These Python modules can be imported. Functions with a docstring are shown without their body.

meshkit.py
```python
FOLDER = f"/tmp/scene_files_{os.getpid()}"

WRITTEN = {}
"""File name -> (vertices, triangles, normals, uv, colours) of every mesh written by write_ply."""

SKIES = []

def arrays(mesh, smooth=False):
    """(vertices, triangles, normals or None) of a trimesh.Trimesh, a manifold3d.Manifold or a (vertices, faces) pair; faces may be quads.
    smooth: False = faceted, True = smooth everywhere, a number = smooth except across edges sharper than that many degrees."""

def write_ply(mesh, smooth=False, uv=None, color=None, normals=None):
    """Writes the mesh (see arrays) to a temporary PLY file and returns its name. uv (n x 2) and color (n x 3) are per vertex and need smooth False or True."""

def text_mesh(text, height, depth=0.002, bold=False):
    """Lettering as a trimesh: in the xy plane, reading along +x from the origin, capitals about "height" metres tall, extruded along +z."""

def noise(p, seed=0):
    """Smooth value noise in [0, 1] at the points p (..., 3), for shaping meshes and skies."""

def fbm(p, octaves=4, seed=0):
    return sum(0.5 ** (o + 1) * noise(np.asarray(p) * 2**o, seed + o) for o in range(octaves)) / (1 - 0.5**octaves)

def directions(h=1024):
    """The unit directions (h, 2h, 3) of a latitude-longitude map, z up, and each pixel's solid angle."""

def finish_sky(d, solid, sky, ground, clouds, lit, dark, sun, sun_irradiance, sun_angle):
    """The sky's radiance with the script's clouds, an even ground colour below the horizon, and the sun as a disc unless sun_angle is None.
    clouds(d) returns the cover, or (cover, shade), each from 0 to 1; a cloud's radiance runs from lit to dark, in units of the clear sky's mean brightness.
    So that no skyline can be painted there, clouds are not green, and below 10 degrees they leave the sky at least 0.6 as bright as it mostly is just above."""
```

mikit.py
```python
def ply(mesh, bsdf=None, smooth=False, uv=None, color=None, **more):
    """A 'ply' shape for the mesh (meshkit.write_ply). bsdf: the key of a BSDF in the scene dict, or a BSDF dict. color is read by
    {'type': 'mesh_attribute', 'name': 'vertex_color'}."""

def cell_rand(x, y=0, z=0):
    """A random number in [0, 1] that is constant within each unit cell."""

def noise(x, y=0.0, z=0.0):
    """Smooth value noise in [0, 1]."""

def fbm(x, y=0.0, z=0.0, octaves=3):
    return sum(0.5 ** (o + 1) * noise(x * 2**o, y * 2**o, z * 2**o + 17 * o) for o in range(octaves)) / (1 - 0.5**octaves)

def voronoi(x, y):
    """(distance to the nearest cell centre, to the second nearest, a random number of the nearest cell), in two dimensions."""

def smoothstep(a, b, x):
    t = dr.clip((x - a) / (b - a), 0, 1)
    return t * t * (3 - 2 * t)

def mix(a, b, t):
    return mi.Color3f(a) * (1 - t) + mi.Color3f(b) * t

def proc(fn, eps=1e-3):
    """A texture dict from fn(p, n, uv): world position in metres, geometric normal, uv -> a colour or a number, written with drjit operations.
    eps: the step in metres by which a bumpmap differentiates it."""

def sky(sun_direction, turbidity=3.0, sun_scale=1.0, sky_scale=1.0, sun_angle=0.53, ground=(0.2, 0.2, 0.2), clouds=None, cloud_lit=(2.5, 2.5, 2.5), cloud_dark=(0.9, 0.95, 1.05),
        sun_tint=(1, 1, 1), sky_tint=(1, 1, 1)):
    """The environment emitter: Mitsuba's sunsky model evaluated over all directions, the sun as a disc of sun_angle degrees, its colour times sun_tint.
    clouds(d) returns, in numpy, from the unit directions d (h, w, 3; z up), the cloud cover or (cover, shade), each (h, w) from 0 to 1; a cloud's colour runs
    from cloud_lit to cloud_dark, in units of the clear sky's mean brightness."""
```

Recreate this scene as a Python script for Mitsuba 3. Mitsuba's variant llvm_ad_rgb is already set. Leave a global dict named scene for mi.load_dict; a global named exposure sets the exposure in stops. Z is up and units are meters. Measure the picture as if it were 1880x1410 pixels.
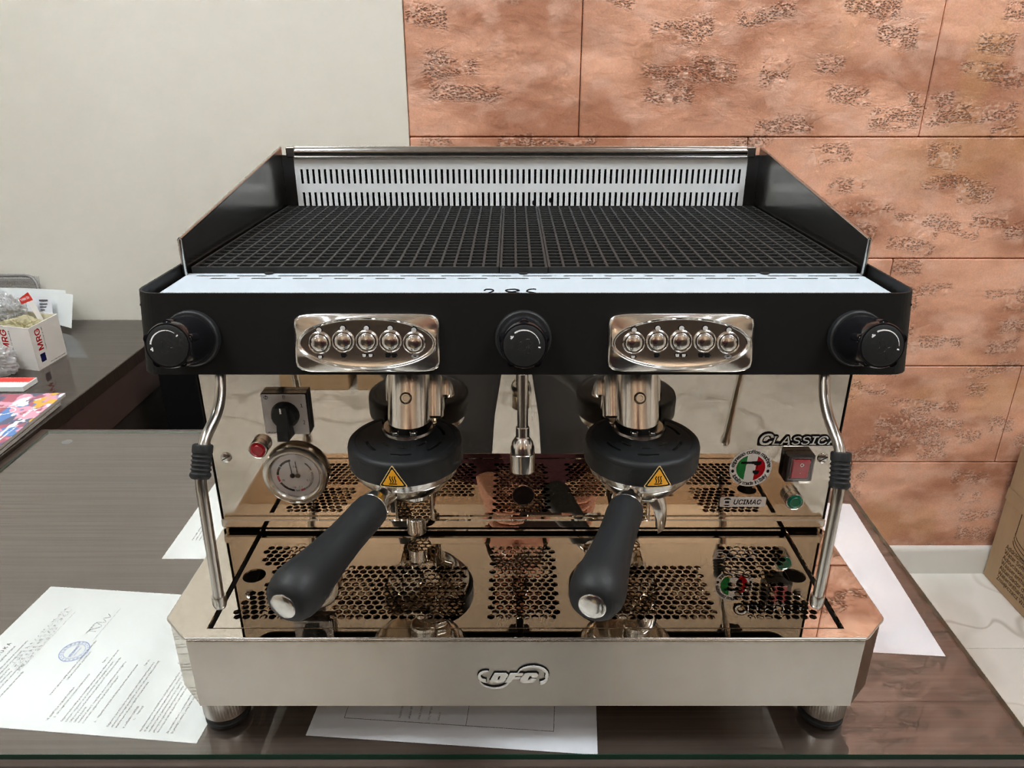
import math, random
import numpy as np, trimesh, manifold3d, shapely
from shapely.geometry import Polygon, Point, LineString, MultiPolygon, box as sbox
from shapely.ops import unary_union
from shapely import affinity
import drjit as dr
import mitsuba as mi, mikit, meshkit
from mikit import noise, fbm, voronoi, smoothstep, mix, cell_rand

random.seed(7)
rng = np.random.default_rng(11)
T4 = mi.ScalarTransform4f
scene, labels = {'type': 'scene'}, {}

# ------------------------------------------------------------------ camera, lights, exposure
PITCH = math.radians(23.2)
CAM = np.array([0.0, 0.0, 0.573])
scene['camera'] = {'type': 'perspective', 'fov': math.degrees(2 * math.atan(940 / 1370)), 'fov_axis': 'x', 'near_clip': 0.01,
                   'to_world': T4().look_at(origin=CAM.tolist(), target=[0, math.cos(PITCH), 0.573 - math.sin(PITCH)], up=[0, 0, 1])}
exposure = 2.28
LAMP = (22.0, 23.2, 23.6)           # radiance of the ceiling downlights
PANEL = (4.9, 5.2, 5.35)          # radiance of the two ceiling panels
UPLIGHT = (8.2, 6.9, 5.5)     # radiance of the two wall uplights
ROOM = dict(x0=-2.6, x1=2.9, y0=-2.35, y1=1.743, z0=-0.75, z1=2.0)
DOWNLIGHTS = [(-1.55, 1.0), (-0.6, 1.05), (0.5, 1.15), (1.4, 1.2), (-1.5, -0.25), (1.7, -0.25), (-0.95, -0.90), (0.95, -0.90), (-2.1, -1.5), (2.2, -1.5)]
PANELS = [(-1.0, 0.35, 0.3, 0.3), (1.1, 0.35, 0.3, 0.3)]

# ------------------------------------------------------------------ materials
def rgb(r, g, b): return {'type': 'rgb', 'value': [r, g, b]}
def two(b): return {'type': 'twosided', 'bsdf': b}
def mat(name, b, two_sided=True): scene[name] = two(b) if two_sided else b
def matte(name, c): mat(name, {'type': 'diffuse', 'reflectance': c if isinstance(c, dict) else rgb(*c)})
def plastic(name, c, rough, spec=0.5):
    mat(name, {'type': 'principled', 'base_color': c if isinstance(c, dict) else rgb(*c), 'roughness': rough, 'specular': spec})
def metal(name, c, au, av=None):
    mat(name, {'type': 'roughconductor', 'material': 'none', 'specular_reflectance': rgb(*c), 'distribution': 'ggx', 'alpha_u': au, 'alpha_v': av or au})

mat('mirror_steel', {'type': 'conductor', 'material': 'none', 'specular_reflectance': rgb(0.70, 0.64, 0.57)})
metal('chrome', (0.74, 0.73, 0.71), 0.02)
metal('guard_steel', (0.36, 0.355, 0.345), 0.035)
metal('satin_steel', (0.60, 0.57, 0.53), 0.07)
metal('brushed_steel', (0.66, 0.62, 0.56), 0.07, 0.34)
metal('foot_steel', (0.62, 0.58, 0.54), 0.16, 0.05)
mat('bright_aluminium', {'type': 'principled', 'base_color': rgb(0.82, 0.82, 0.79), 'metallic': 0.35, 'roughness': 0.4})
metal('worn_chrome', (0.60, 0.585, 0.555), 0.035)
plastic('black_satin', (0.006, 0.006, 0.0058), 0.5, 0.22)
plastic('black_gloss', (0.006, 0.006, 0.0075), 0.09, 0.5)
plastic('black_soft', (0.0095, 0.0105, 0.0115), 0.52, 0.34)
plastic('black_grid', (0.022, 0.0225, 0.022), 0.55, 0.28)
plastic('black_rubber', (0.010, 0.011, 0.012), 0.55, 0.4)
matte('black_void', (0.004, 0.004, 0.004))
matte('dark_inside', (0.02, 0.018, 0.016))
matte('ink', (0.012, 0.012, 0.014))
matte('grey_ink', (0.12, 0.12, 0.13))
matte('text_ink', (0.03, 0.03, 0.035))
matte('blue_ink', (0.20, 0.28, 0.56))
matte('pale_blue_ink', (0.35, 0.50, 0.66))
matte('white_print', (0.82, 0.82, 0.82))
matte('label_white', (0.90, 0.89, 0.90))
matte('led_grey', (0.60, 0.59, 0.57))
matte('flag_green', (0.025, 0.20, 0.05))
matte('flag_red', (0.45, 0.012, 0.02))
matte('scale_red', (0.42, 0.03, 0.07))
plastic('warning_yellow', (0.86, 0.42, 0.02), 0.4)
plastic('warning_edge', (0.75, 0.55, 0.25), 0.4)
plastic('red_lens', (0.36, 0.006, 0.014), 0.12, 0.6)
plastic('green_lens', (0.004, 0.10, 0.055), 0.12, 0.6)
plastic('red_rocker', (0.40, 0.022, 0.042), 0.22, 0.5)
plastic('dial_grey', (0.52, 0.50, 0.51), 0.45)
plastic('switch_plate_grey', (0.45, 0.44, 0.44), 0.4)
matte('film_blue', (0.43, 0.485, 0.535))
matte('film_rear', (0.82, 0.855, 0.875))
mat('clear_sheet', {'type': 'thindielectric', 'int_ior': 1.5}, False)
mat('desk_glass', {'type': 'thindielectric', 'int_ior': 1.75}, False)
mat('clear_plastic', {'type': 'dielectric', 'int_ior': 1.46}, False)
plastic('glass_edge', (0.006, 0.045, 0.028), 0.15, 0.6)
metal('edge_trim', (0.55, 0.50, 0.45), 0.12)
matte('paper', (0.76, 0.80, 0.80))
matte('paper_cool', (0.74, 0.76, 0.80))
matte('paper_grey', (0.42, 0.42, 0.44))
matte('dark_wainscot', (0.075, 0.058, 0.046))
matte('ceiling_paint', (0.80, 0.75, 0.68))
matte('side_wall_paint', (0.66, 0.60, 0.52))
matte('front_wall_paint', (0.74, 0.60, 0.47))
plastic('baseboard_white', (0.70, 0.685, 0.64), 0.35, 0.4)
matte('grout', (0.36, 0.34, 0.31))
plastic('cabinet_black', (0.004, 0.004, 0.0045), 0.5, 0.2)
plastic('apron_brown', (0.060, 0.038, 0.033), 0.4, 0.4)
plastic('panel_brown', (0.028, 0.022, 0.018), 0.5, 0.3)
plastic('box_card', (0.66, 0.65, 0.62), 0.5)
matte('box_inside', (0.78, 0.74, 0.58))
matte('box_red', (0.36, 0.012, 0.016))
matte('box_blue', (0.012, 0.014, 0.07))
matte('card_print', (0.085, 0.050, 0.028))
matte('card_tape', (0.40, 0.29, 0.18))
metal('wire_grey', (0.36, 0.36, 0.37), 0.3)
plastic('bottle_blue', (0.06, 0.22, 0.30), 0.15, 0.5)
plastic('tag_red', (0.66, 0.05, 0.04), 0.4)
matte('jeans_grey', (0.06, 0.06, 0.062))
matte('jumper_dark', (0.045, 0.02, 0.024))
matte('skin', (0.50, 0.27, 0.20))
matte('hair_dark', (0.02, 0.014, 0.01))
plastic('phone_black', (0.01, 0.01, 0.012), 0.2)
plastic('shoe_black', (0.012, 0.012, 0.013), 0.4)
matte('lamp_trim', (0.8, 0.8, 0.8))
matte('page_edge', (0.50, 0.50, 0.48))

def wood_color(p, n, uv):
    x, y = p.x, p.y
    s = fbm(x * 7 + 3.1, y * 420, 5.0 + p.z * 9, 3)
    t = fbm(x * 2.3, y * 30, 2.0, 3)
    c = mix((0.059, 0.042, 0.033), (0.074, 0.053, 0.042), smoothstep(0.30, 0.72, s))
    return mix(c, (0.060, 0.042, 0.033), 0.45 * smoothstep(0.35, 0.7, t))
plastic('desk_wood', mikit.proc(wood_color), 0.5, 0.3)
mat('desk_gloss', {'type': 'plastic', 'diffuse_reflectance': mikit.proc(lambda p, n, uv: 0.55 * wood_color(p, n, uv)), 'int_ior': 1.75})

def plaster_color(p, n, uv):
    s = fbm(p.x * 1.6 + 4, p.y * 1.6, p.z * 1.6, 4)
    c = mix((0.68, 0.66, 0.585), (0.72, 0.70, 0.63), smoothstep(0.3, 0.7, s))
    d = fbm(p.x * 26, p.y * 26 + 7, p.z * 26, 3)
    return c * (0.985 + 0.03 * d)
mat('plaster', {'type': 'bumpmap', 'arb': mikit.proc(lambda p, n, uv: fbm(p.x * 160, p.y * 160, p.z * 160, 3), 6e-4), 'scale': 0.0006,
                'bsdf': {'type': 'principled', 'base_color': mikit.proc(plaster_color), 'roughness': 0.62, 'specular': 0.25}})

def pit_mask(x, z):
    """Pitted trowel patches: how strongly the point lies in a patch, and the speckle there."""
    m = mi.Float(0)
    for k, (sx, sz, o) in enumerate(((0.175, 0.062, 0.0), (0.143, 0.083, 5.3), (0.23, 0.05, 11.7))):
        wx = x + 0.025 * (noise(x * 9, z * 9, 3.0 + k) - 0.5)
        wz = z + 0.028 * (noise(x * 12 + 4, z * 12, 8.0 + k) - 0.5) + 0.09 * x * (0.35 - 0.2 * k)
        u, v = wx / sx + o, wz / sz + o * 0.7
        u = u + 0.5 * cell_rand(dr.floor(v), 3 + k)
        r = cell_rand(dr.floor(u), dr.floor(v), 20 + k)
        fu, fv = u - dr.floor(u), v - dr.floor(v)
        w = 0.42 + 0.5 * cell_rand(dr.floor(u), dr.floor(v), 40 + k)
        inside = smoothstep(0.02, 0.12, fu) * (1 - smoothstep(w - 0.08, w, fu)) * smoothstep(0.05, 0.3, fv) * (1 - smoothstep(0.6, 0.95, fv))
        m = dr.maximum(m, dr.select(r > (0.57 + 0.08 * k), inside, 0.0))
    return m
def pits(x, z):
    """Small separate pits inside the trowel patches."""
    d1, _, r1 = voronoi(x * 150 + 0.6 * noise(x * 90, z * 90, 2.0), z * 215 + 0.6 * noise(x * 90, z * 90, 5.0))
    d2, _, r2 = voronoi(x * 235 + 9, z * 330)
    a = dr.select(r1 > 0.30, 1 - smoothstep(0.20, 0.40, d1), 0.0)
    b = dr.select(r2 > 0.55, 1 - smoothstep(0.18, 0.36, d2), 0.0)
    return pit_mask(x, z) * dr.maximum(a, 0.8 * b) * smoothstep(0.22, 0.42, noise(x * 38, z * 60, 15.0))
def copper_height(p, n, uv):
    x, z = p.x, p.z
    b = fbm(x * 14 + 1, z * 20, 3.0, 4)
    w = fbm(x * 42, z * 60, 6.0, 3)
    g = noise(x * 700, z * 700, 2.0)
    rough = pit_mask(x, z) * noise(x * 190, z * 210, 4.0)
    return 1.5 * b + 0.5 * w + 0.09 * g + 0.35 * rough - 0.85 * pits(x, z)
def copper_color(p, n, uv):
    x, z = p.x, p.z
    a = fbm(x * 5 + 2, z * 9, 1.0, 4)
    b = fbm(x * 22 + 9, z * 30, 4.0, 3)
    c = mix((0.44, 0.196, 0.118), (0.75, 0.405, 0.275), smoothstep(0.32, 0.68, a))
    c = mix(c, (0.76, 0.49, 0.38), 0.45 * smoothstep(0.42, 0.80, b))
    c = mix(c, (0.56, 0.31, 0.13), 0.35 * smoothstep(0.60, 0.8, fbm(x * 7 + 31, z * 5, 2.0, 3)))
    c = mix(c, (0.38, 0.170, 0.105), 0.5 * smoothstep(0.48, 0.80, fbm(x * 6 + 11, z * 12, 7.0, 4)))
    c = c * (0.88 + 0.15 * noise(x * 420, z * 420, 3.0) + 0.10 * noise(x * 900, z * 900, 6.0))
    pm = pit_mask(x, z)
    hi = pm * smoothstep(0.56, 0.7, noise(x * 170 + 5, z * 200 + 3, 3.0))
    c = mix(c, (0.84, 0.62, 0.50), 0.32 * hi)
    return mix(c, (0.17, 0.075, 0.05), 0.60 * pits(x, z))
mat('copper_tile', {'type': 'bumpmap', 'arb': mikit.proc(copper_height, 8e-4), 'scale': 0.0042,
                    'bsdf': {'type': 'principled', 'base_color': mikit.proc(copper_color), 'roughness': 0.45, 'specular': 0.4, 'metallic': 0.12}})
matte('copper_joint', (0.14, 0.05, 0.032))

def marble_color(p, n, uv):
    x, y = p.x, p.y
    wx = fbm(x * 2.1 + 5, y * 2.1, 1.0, 4) - 0.5
    wy = fbm(x * 2.1, y * 2.1 + 9, 4.0, 4) - 0.5
    v = dr.abs(fbm((x + 0.55 * wx) * 1.7, (y + 0.55 * wy) * 1.7, 2.0, 4) - 0.5)
    v2 = dr.abs(fbm((x + 0.3 * wy) * 4.1 + 3, (y + 0.3 * wx) * 4.1, 6.0, 3) - 0.5)
    cloud = fbm(x * 3 + 2 * wx, y * 3 + 2 * wy, 8.0, 4)
    c = mix((0.72, 0.71, 0.67), (0.55, 0.54, 0.49), smoothstep(0.50, 0.75, cloud))
    c = mix(c, (0.36, 0.33, 0.28), 0.6 * (1 - smoothstep(0.0, 0.022, v)))
    return mix(c, (0.46, 0.42, 0.37), 0.38 * (1 - smoothstep(0.0, 0.018, v2)))
mat('marble', {'type': 'principled', 'base_color': mikit.proc(marble_color), 'roughness': 0.13, 'specular': 0.5})

def card_color(p, n, uv):
    s = fbm(p.x * 60, p.y * 60, p.z * 12, 3)
    return mix((0.35, 0.25, 0.15), (0.41, 0.295, 0.185), s)
plastic('cardboard', mikit.proc(card_color), 0.75, 0.15)

def cover_color(p, n, uv):
    x, y = p.x * 30, p.y * 22
    a, b, k = fbm(x, y, 1.0, 3), fbm(x + 7, y + 3, 5.0, 3), fbm(x * 1.7, y * 1.7, 9.0, 3)
    c = mix((0.40, 0.10, 0.15), (0.09, 0.10, 0.17), smoothstep(0.42, 0.56, a))
    c = mix(c, (0.10, 0.22, 0.50), smoothstep(0.56, 0.66, b))
    c = mix(c, (0.70, 0.34, 0.45), smoothstep(0.58, 0.68, k))
    c = mix(c, (0.74, 0.40, 0.06), smoothstep(0.66, 0.72, fbm(x * 1.2 + 3, y * 1.2, 12.0, 2)))
    return mix(c, (0.80, 0.80, 0.86), smoothstep(0.63, 0.70, fbm(x * 2.2, y * 2.2 + 9, 3.0, 3)))
plastic('magazine_print', mikit.proc(cover_color), 0.2, 0.5)

# ------------------------------------------------------------------ geometry helpers
cat = trimesh.util.concatenate
def tr(m, x=0, y=0, z=0):
    m = m.copy(); m.apply_translation([x, y, z]); return m
def xf(m, M):
    m = m.copy(); m.apply_transform(M); return m
def rot(m, deg, axis, about=(0, 0, 0)):
    return xf(m, trimesh.transformations.rotation_matrix(math.radians(deg), axis, about))
def frame(o, u, v, w):
    M = np.eye(4); M[:3, 0], M[:3, 1], M[:3, 2], M[:3, 3] = u, v, w, o; return M
def hull(points): return trimesh.convex.convex_hull(np.asarray(points, float))
def cham(x0, x1, y0, y1, z0, z1, c=0.001):
    pts = []
    for ix in (0, 1):
        for iy in (0, 1):
            for iz in (0, 1):
                X, Y, Z = (x0, x1)[ix], (y0, y1)[iy], (z0, z1)[iz]
                sx, sy, sz = (1, -1)[ix] * c, (1, -1)[iy] * c, (1, -1)[iz] * c
                pts += [(X + sx, Y + sy, Z), (X + sx, Y, Z + sz), (X, Y + sy, Z + sz)]
    return hull(pts)
def lathe(profile, n=48): return trimesh.creation.revolve(np.array(profile, float), sections=n)
def align(m, p, d):
    M = trimesh.geometry.align_vectors([0, 0, 1], np.array(d, float) / np.linalg.norm(d)); M = M.copy(); M[:3, 3] = p
    return xf(m, M)
def cyl(p0, p1, r, n=32, c=0.0006):
    p0, p1 = np.array(p0, float), np.array(p1, float); L = np.linalg.norm(p1 - p0)
    c = min(c, L / 3, r / 3)
    return align(lathe([(0, 0), (r - c, 0), (r, c), (r, L - c), (r - c, L), (0, L)], n), p0, p1 - p0)
def ext(poly, h):
    ps = list(poly.geoms) if hasattr(poly, 'geoms') else [poly]
    ps = [q for q in ps if q.geom_type == 'Polygon' and q.area > 1e-12]
    return cat([trimesh.creation.extrude_polygon(q, h, engine='earcut') for q in ps])
def ext_xz(poly, y, h):          # outline in x, z; front face at y - h
    return xf(ext(poly, h), frame((0, y, 0), (1, 0, 0), (0, 0, 1), (0, -1, 0)))
def ext_yz(poly, x, h):          # outline in y, z; from x to x + h
    return xf(ext(poly, h), frame((x, 0, 0), (0, 1, 0), (0, 0, 1), (1, 0, 0)))
def smooth_path(pts, k=8):
    from scipy.interpolate import CubicSpline
    pts = np.array(pts, float); s = np.r_[0, np.cumsum(np.linalg.norm(np.diff(pts, axis=0), axis=1))]
    return CubicSpline(s, pts)(np.linspace(0, s[-1], k * len(pts)))
def fillet_path(pts, r, k=8):
    pts = [np.array(p, float) for p in pts]; out = [pts[0]]
    for a, b, c in zip(pts, pts[1:], pts[2:]):
        d0, d1 = np.linalg.norm(a - b), np.linalg.norm(c - b); q = min(r, d0 * 0.45, d1 * 0.45)
        p, e = b + (a - b) / d0 * q, b + (c - b) / d1 * q
        out += [(1 - t) ** 2 * p + 2 * t * (1 - t) * b + t * t * e for t in np.linspace(0, 1, k)]
    return np.array(out + [pts[-1]])
def tube(path, r, n=14, caps=True):
    path = np.array(path, float); m = len(path); r = np.broadcast_to(np.asarray(r, float), (m,))
    t = np.gradient(path, axis=0); t /= np.linalg.norm(t, axis=1, keepdims=True)
    u = np.cross(t[0], [0.31, 0.2, 0.93]); u /= np.linalg.norm(u)
    V = []
    for i in range(m):
        u = u - t[i] * (u @ t[i]); u /= np.linalg.norm(u); w = np.cross(t[i], u)
        a = np.arange(n) * 2 * np.pi / n
        V.append(path[i] + r[i] * (np.cos(a)[:, None] * u + np.sin(a)[:, None] * w))
    V = np.vstack(V); F = []
    for i in range(m - 1):
        for j in range(n):
            a, b = i * n + j, i * n + (j + 1) % n
            F += [(a, b, b + n), (a, b + n, a + n)]
    if caps:
        V = np.vstack([V, path[:1], path[-1:]])
        for j in range(n):
            F += [(m * n, (j + 1) % n, j), (m * n + 1, (m - 1) * n + j, (m - 1) * n + (j + 1) % n)]
    return trimesh.Trimesh(V, F, process=False)
def arc(cx, cy, r, a0, a1, n=24):
    a = np.radians(np.linspace(a0, a1, n)); return [(cx + r * math.cos(t), cy + r * math.sin(t)) for t in a]
def ring_arc(r0, r1, a0, a1, n=28, cx=0, cy=0):
    return Polygon(arc(cx, cy, r1, a0, a1, n) + arc(cx, cy, r0, a1, a0, n))
def disc(r, cx=0, cy=0, q=16): return Point(cx, cy).buffer(r, q)
def rrect(w, h, r, cx=0, cy=0): return affinity.translate(sbox(-w / 2 + r, -h / 2 + r, w / 2 - r, h / 2 - r).buffer(r, 6), cx, cy)
_txt = {}
def text(s, h, bold=False, depth=0.0002, center=False, shear=0.0, sx=1.0):
    k = (s, bold)
    if k not in _txt: _txt[k] = meshkit.text_mesh(s, 0.01, 0.001, bold)
    m = _txt[k].copy(); v = m.vertices.copy(); f = h / 0.01
    v[:, 0] = v[:, 0] * f * sx + shear * v[:, 1] * f; v[:, 1] *= f; v[:, 2] *= depth / 0.001
    if center: v[:, 0] -= (v[:, 0].min() + v[:, 0].max()) / 2; v[:, 1] -= (v[:, 1].min() + v[:, 1].max()) / 2
    m.vertices = v; return m

def tiny_print(length, h):
    """A row of print too small to read: short strokes of uneven length."""
    g, out, x = np.random.default_rng(int(length * 1e5)), [], 0.0
    while x < length:
        w = h * g.uniform(0.25, 0.6); out.append(sbox(x, 0, x + w, h * g.choice([0.7, 0.7, 1.0]))); x += w + h * g.choice([0.18, 0.18, 0.18, 0.7])
    return ext(unary_union(out), 0.0001)
_count = {}
def key_for(name, parent=None):
    k = f'{parent}__{name}' if parent else name
    n = _count.get(k, -1) + 1; _count[k] = n
    return k if n == 0 else f'{k}_{n:03d}'
def part(name, mesh, m, parent=None, smooth=30, label=None, kind=None, **kw):
    k = key_for(name, parent)
    scene[k] = mikit.ply(mesh, m, smooth, **kw)
    e = {}
    if label: e['label'] = label
    if kind: e['kind'] = kind
    if e: labels[k] = e
    return k
def thing(name, label, category, group=None):
    k = key_for(name); labels[k] = {'label': label, 'category': category}
    if group: labels[k]['group'] = group
    return k
def copy_part(src, name, parent, to_world):
    k = key_for(name, parent); scene[k] = {**scene[src], 'to_world': to_world}; return k

# ------------------------------------------------------------------ room shell
R = ROOM
XB = -0.229          # where the cream plaster ends and the tiles begin
fl = key_for('floor')
scene[fl] = mikit.ply(cham(R['x0'], R['x1'], R['y0'], R['y1'], R['z0'] - 0.05, R['z0'] - 0.0015, 0.001), 'grout'); labels[fl] = {'label': 'grey veined marble look tile floor', 'kind': 'structure'}
TS = 0.6
tile_ply = mikit.ply(cham(0.0008, TS - 0.0008, 0.0008, TS - 0.0008, -0.008, 0, 0.0008), 'marble')
ix0, iy0 = 0.86 - 6 * TS, 1.434 - 8 * TS
for i in range(10):
    for j in range(9):
        x, y = ix0 + i * TS, iy0 + j * TS
        if x + TS < R['x0'] or x > R['x1'] or y + TS < R['y0'] or y > R['y1']: continue
        k = key_for('tile', fl); scene[k] = {**tile_ply, 'to_world': T4().translate([x, y, R['z0']])}
k = part('ceiling', cham(R['x0'], R['x1'], R['y0'], R['y1'] + 0.1, R['z1'], R['z1'] + 0.05, 0.001), 'ceiling_paint', kind='structure', label='plain warm white ceiling')
part('wall_left', cham(R['x0'] - 0.1, R['x0'], R['y0'], R['y1'] + 0.1, R['z0'], R['z1'], 0.001), 'side_wall_paint', kind='structure', label='plain beige side wall')
part('wall_right', cham(R['x1'], R['x1'] + 0.1, R['y0'], R['y1'] + 0.1, R['z0'], R['z1'], 0.001), 'side_wall_paint', kind='structure', label='plain beige side wall')
part('trim_1', cham(R['x0'] + 0.002, R['x1'] - 0.002, R['y0'] + 0.001, R['y0'] + 0.03, R['z0'], 1.25, 0.002), 'dark_wainscot', kind='structure', label='dark brown wall panelling behind the photographer')
part('wall_front', cham(R['x0'], R['x1'], R['y0'] - 0.1, R['y0'], R['z0'], R['z1'], 0.001), 'front_wall_paint', kind='structure', label='brown wall facing the coffee machine')
wb = part('wall_back', cham(R['x0'], XB, R['y1'] - 0.006, R['y1'] + 0.1, R['z0'], R['z1'], 0.001), 'plaster', kind='structure', label='smooth cream plaster wall meeting a copper coloured tile wall')
wr = part('wall_rear', cham(XB, R['x1'], R['y1'] + 0.006, R['y1'] + 0.1, R['z0'], R['z1'], 0.001), 'copper_joint', kind='structure', label='copper coloured wall of long pitted tiles in running bond')
RH, TW = 0.2745, 0.757
zrow = -0.3995 - RH
r = 0
while zrow < R['z1']:
    off = 0.148 - 3 * TW + (TW / 2 if r % 2 == 1 else 0)
    z0, z1 = max(zrow, -0.668) + 0.0012, min(zrow + RH, R['z1']) - 0.0012
    for c in range(9):
        x0, x1 = max(off + c * TW, XB), min(off + (c + 1) * TW, R['x1'])
        if x1 - x0 < 0.02: continue
        d = 0.0016 * rng.random()
        part('tile', cham(x0 + 0.0010, x1 - 0.0010, R['y1'] - 0.002 + d, R['y1'] + 0.008, z0, z1, 0.0022), 'copper_tile', wr, smooth=False)
    zrow += RH; r += 1
sk = Polygon([(0, 0), (-0.014, 0), (-0.014, 0.072), (-0.012, 0.080), (-0.007, 0.085), (0, 0.086)])
bb = ext_yz(sk, XB, R['x1'] - XB)
part('baseboard_back', tr(bb, 0, R['y1'] - 0.002, R['z0']), 'baseboard_white', smooth=40, kind='structure', label='white baseboard with a rounded top edge')

# ------------------------------------------------------------------ ceiling lamps (outside the frame, they light the room)
for i, (x, y) in enumerate(DOWNLIGHTS):
    t = thing('ceiling_downlight', 'round white downlight set in the ceiling', 'ceiling light', 'ceiling downlights')
    part('trim', tr(lathe([(0.056, 0.0), (0.056, -0.004), (0.064, -0.007), (0.072, -0.004), (0.074, 0.0)], 40), x, y, R['z1'] - 0.0005), 'lamp_trim', t)
    k = key_for('diffuser', t)
    m = xf(trimesh.creation.cylinder(0.055, 0.002, sections=32), frame((x, y, R['z1'] - 0.002), (1, 0, 0), (0, 1, 0), (0, 0, 1)))
    scene[k] = {**mikit.ply(m, 'lamp_trim'), 'emitter': {'type': 'area', 'radiance': rgb(*LAMP)}}
for i, (x, y, w, d) in enumerate(PANELS):
    t = thing('ceiling_panel_light', 'square flat panel light on the ceiling', 'ceiling light', 'ceiling panel lights')
    fr = sbox(x - w - 0.015, y - d - 0.015, x + w + 0.015, y + d + 0.015).difference(sbox(x - w, y - d, x + w, y + d))
    part('frame', tr(ext(fr, 0.012), 0, 0, R['z1'] - 0.012), 'lamp_trim', t)
    k = key_for('diffuser', t)
    scene[k] = {**mikit.ply(cham(x - w, x + w, y - d, y + d, R['z1'] - 0.008, R['z1'] - 0.004, 0.0005), 'lamp_trim'), 'emitter': {'type': 'area', 'radiance': rgb(*PANEL)}}

for i, x in enumerate((-0.9, 0.9)):
    t = thing('wall_uplight', 'shallow wall lamp throwing light up the wall behind the photographer', 'wall lamp', 'wall uplights')
    part('trough', tr(ext(sbox(x - 0.17, R['y0'] + 0.031, x + 0.17, R['y0'] + 0.14).difference(sbox(x - 0.16, R['y0'] + 0.04, x + 0.16, R['y0'] + 0.13)), 0.06), 0, 0, 1.22), 'lamp_trim', t)
    part('bottom', cham(x - 0.17, x + 0.17, R['y0'] + 0.031, R['y0'] + 0.14, 1.212, 1.2195, 0.001), 'lamp_trim', t)
    k = key_for('diffuser', t); scene[k] = {**mikit.ply(cham(x - 0.155, x + 0.155, R['y0'] + 0.045, R['y0'] + 0.125, 1.235, 1.240, 0.0005), 'lamp_trim'), 'emitter': {'type': 'area', 'radiance': rgb(*UPLIGHT)}}

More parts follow.
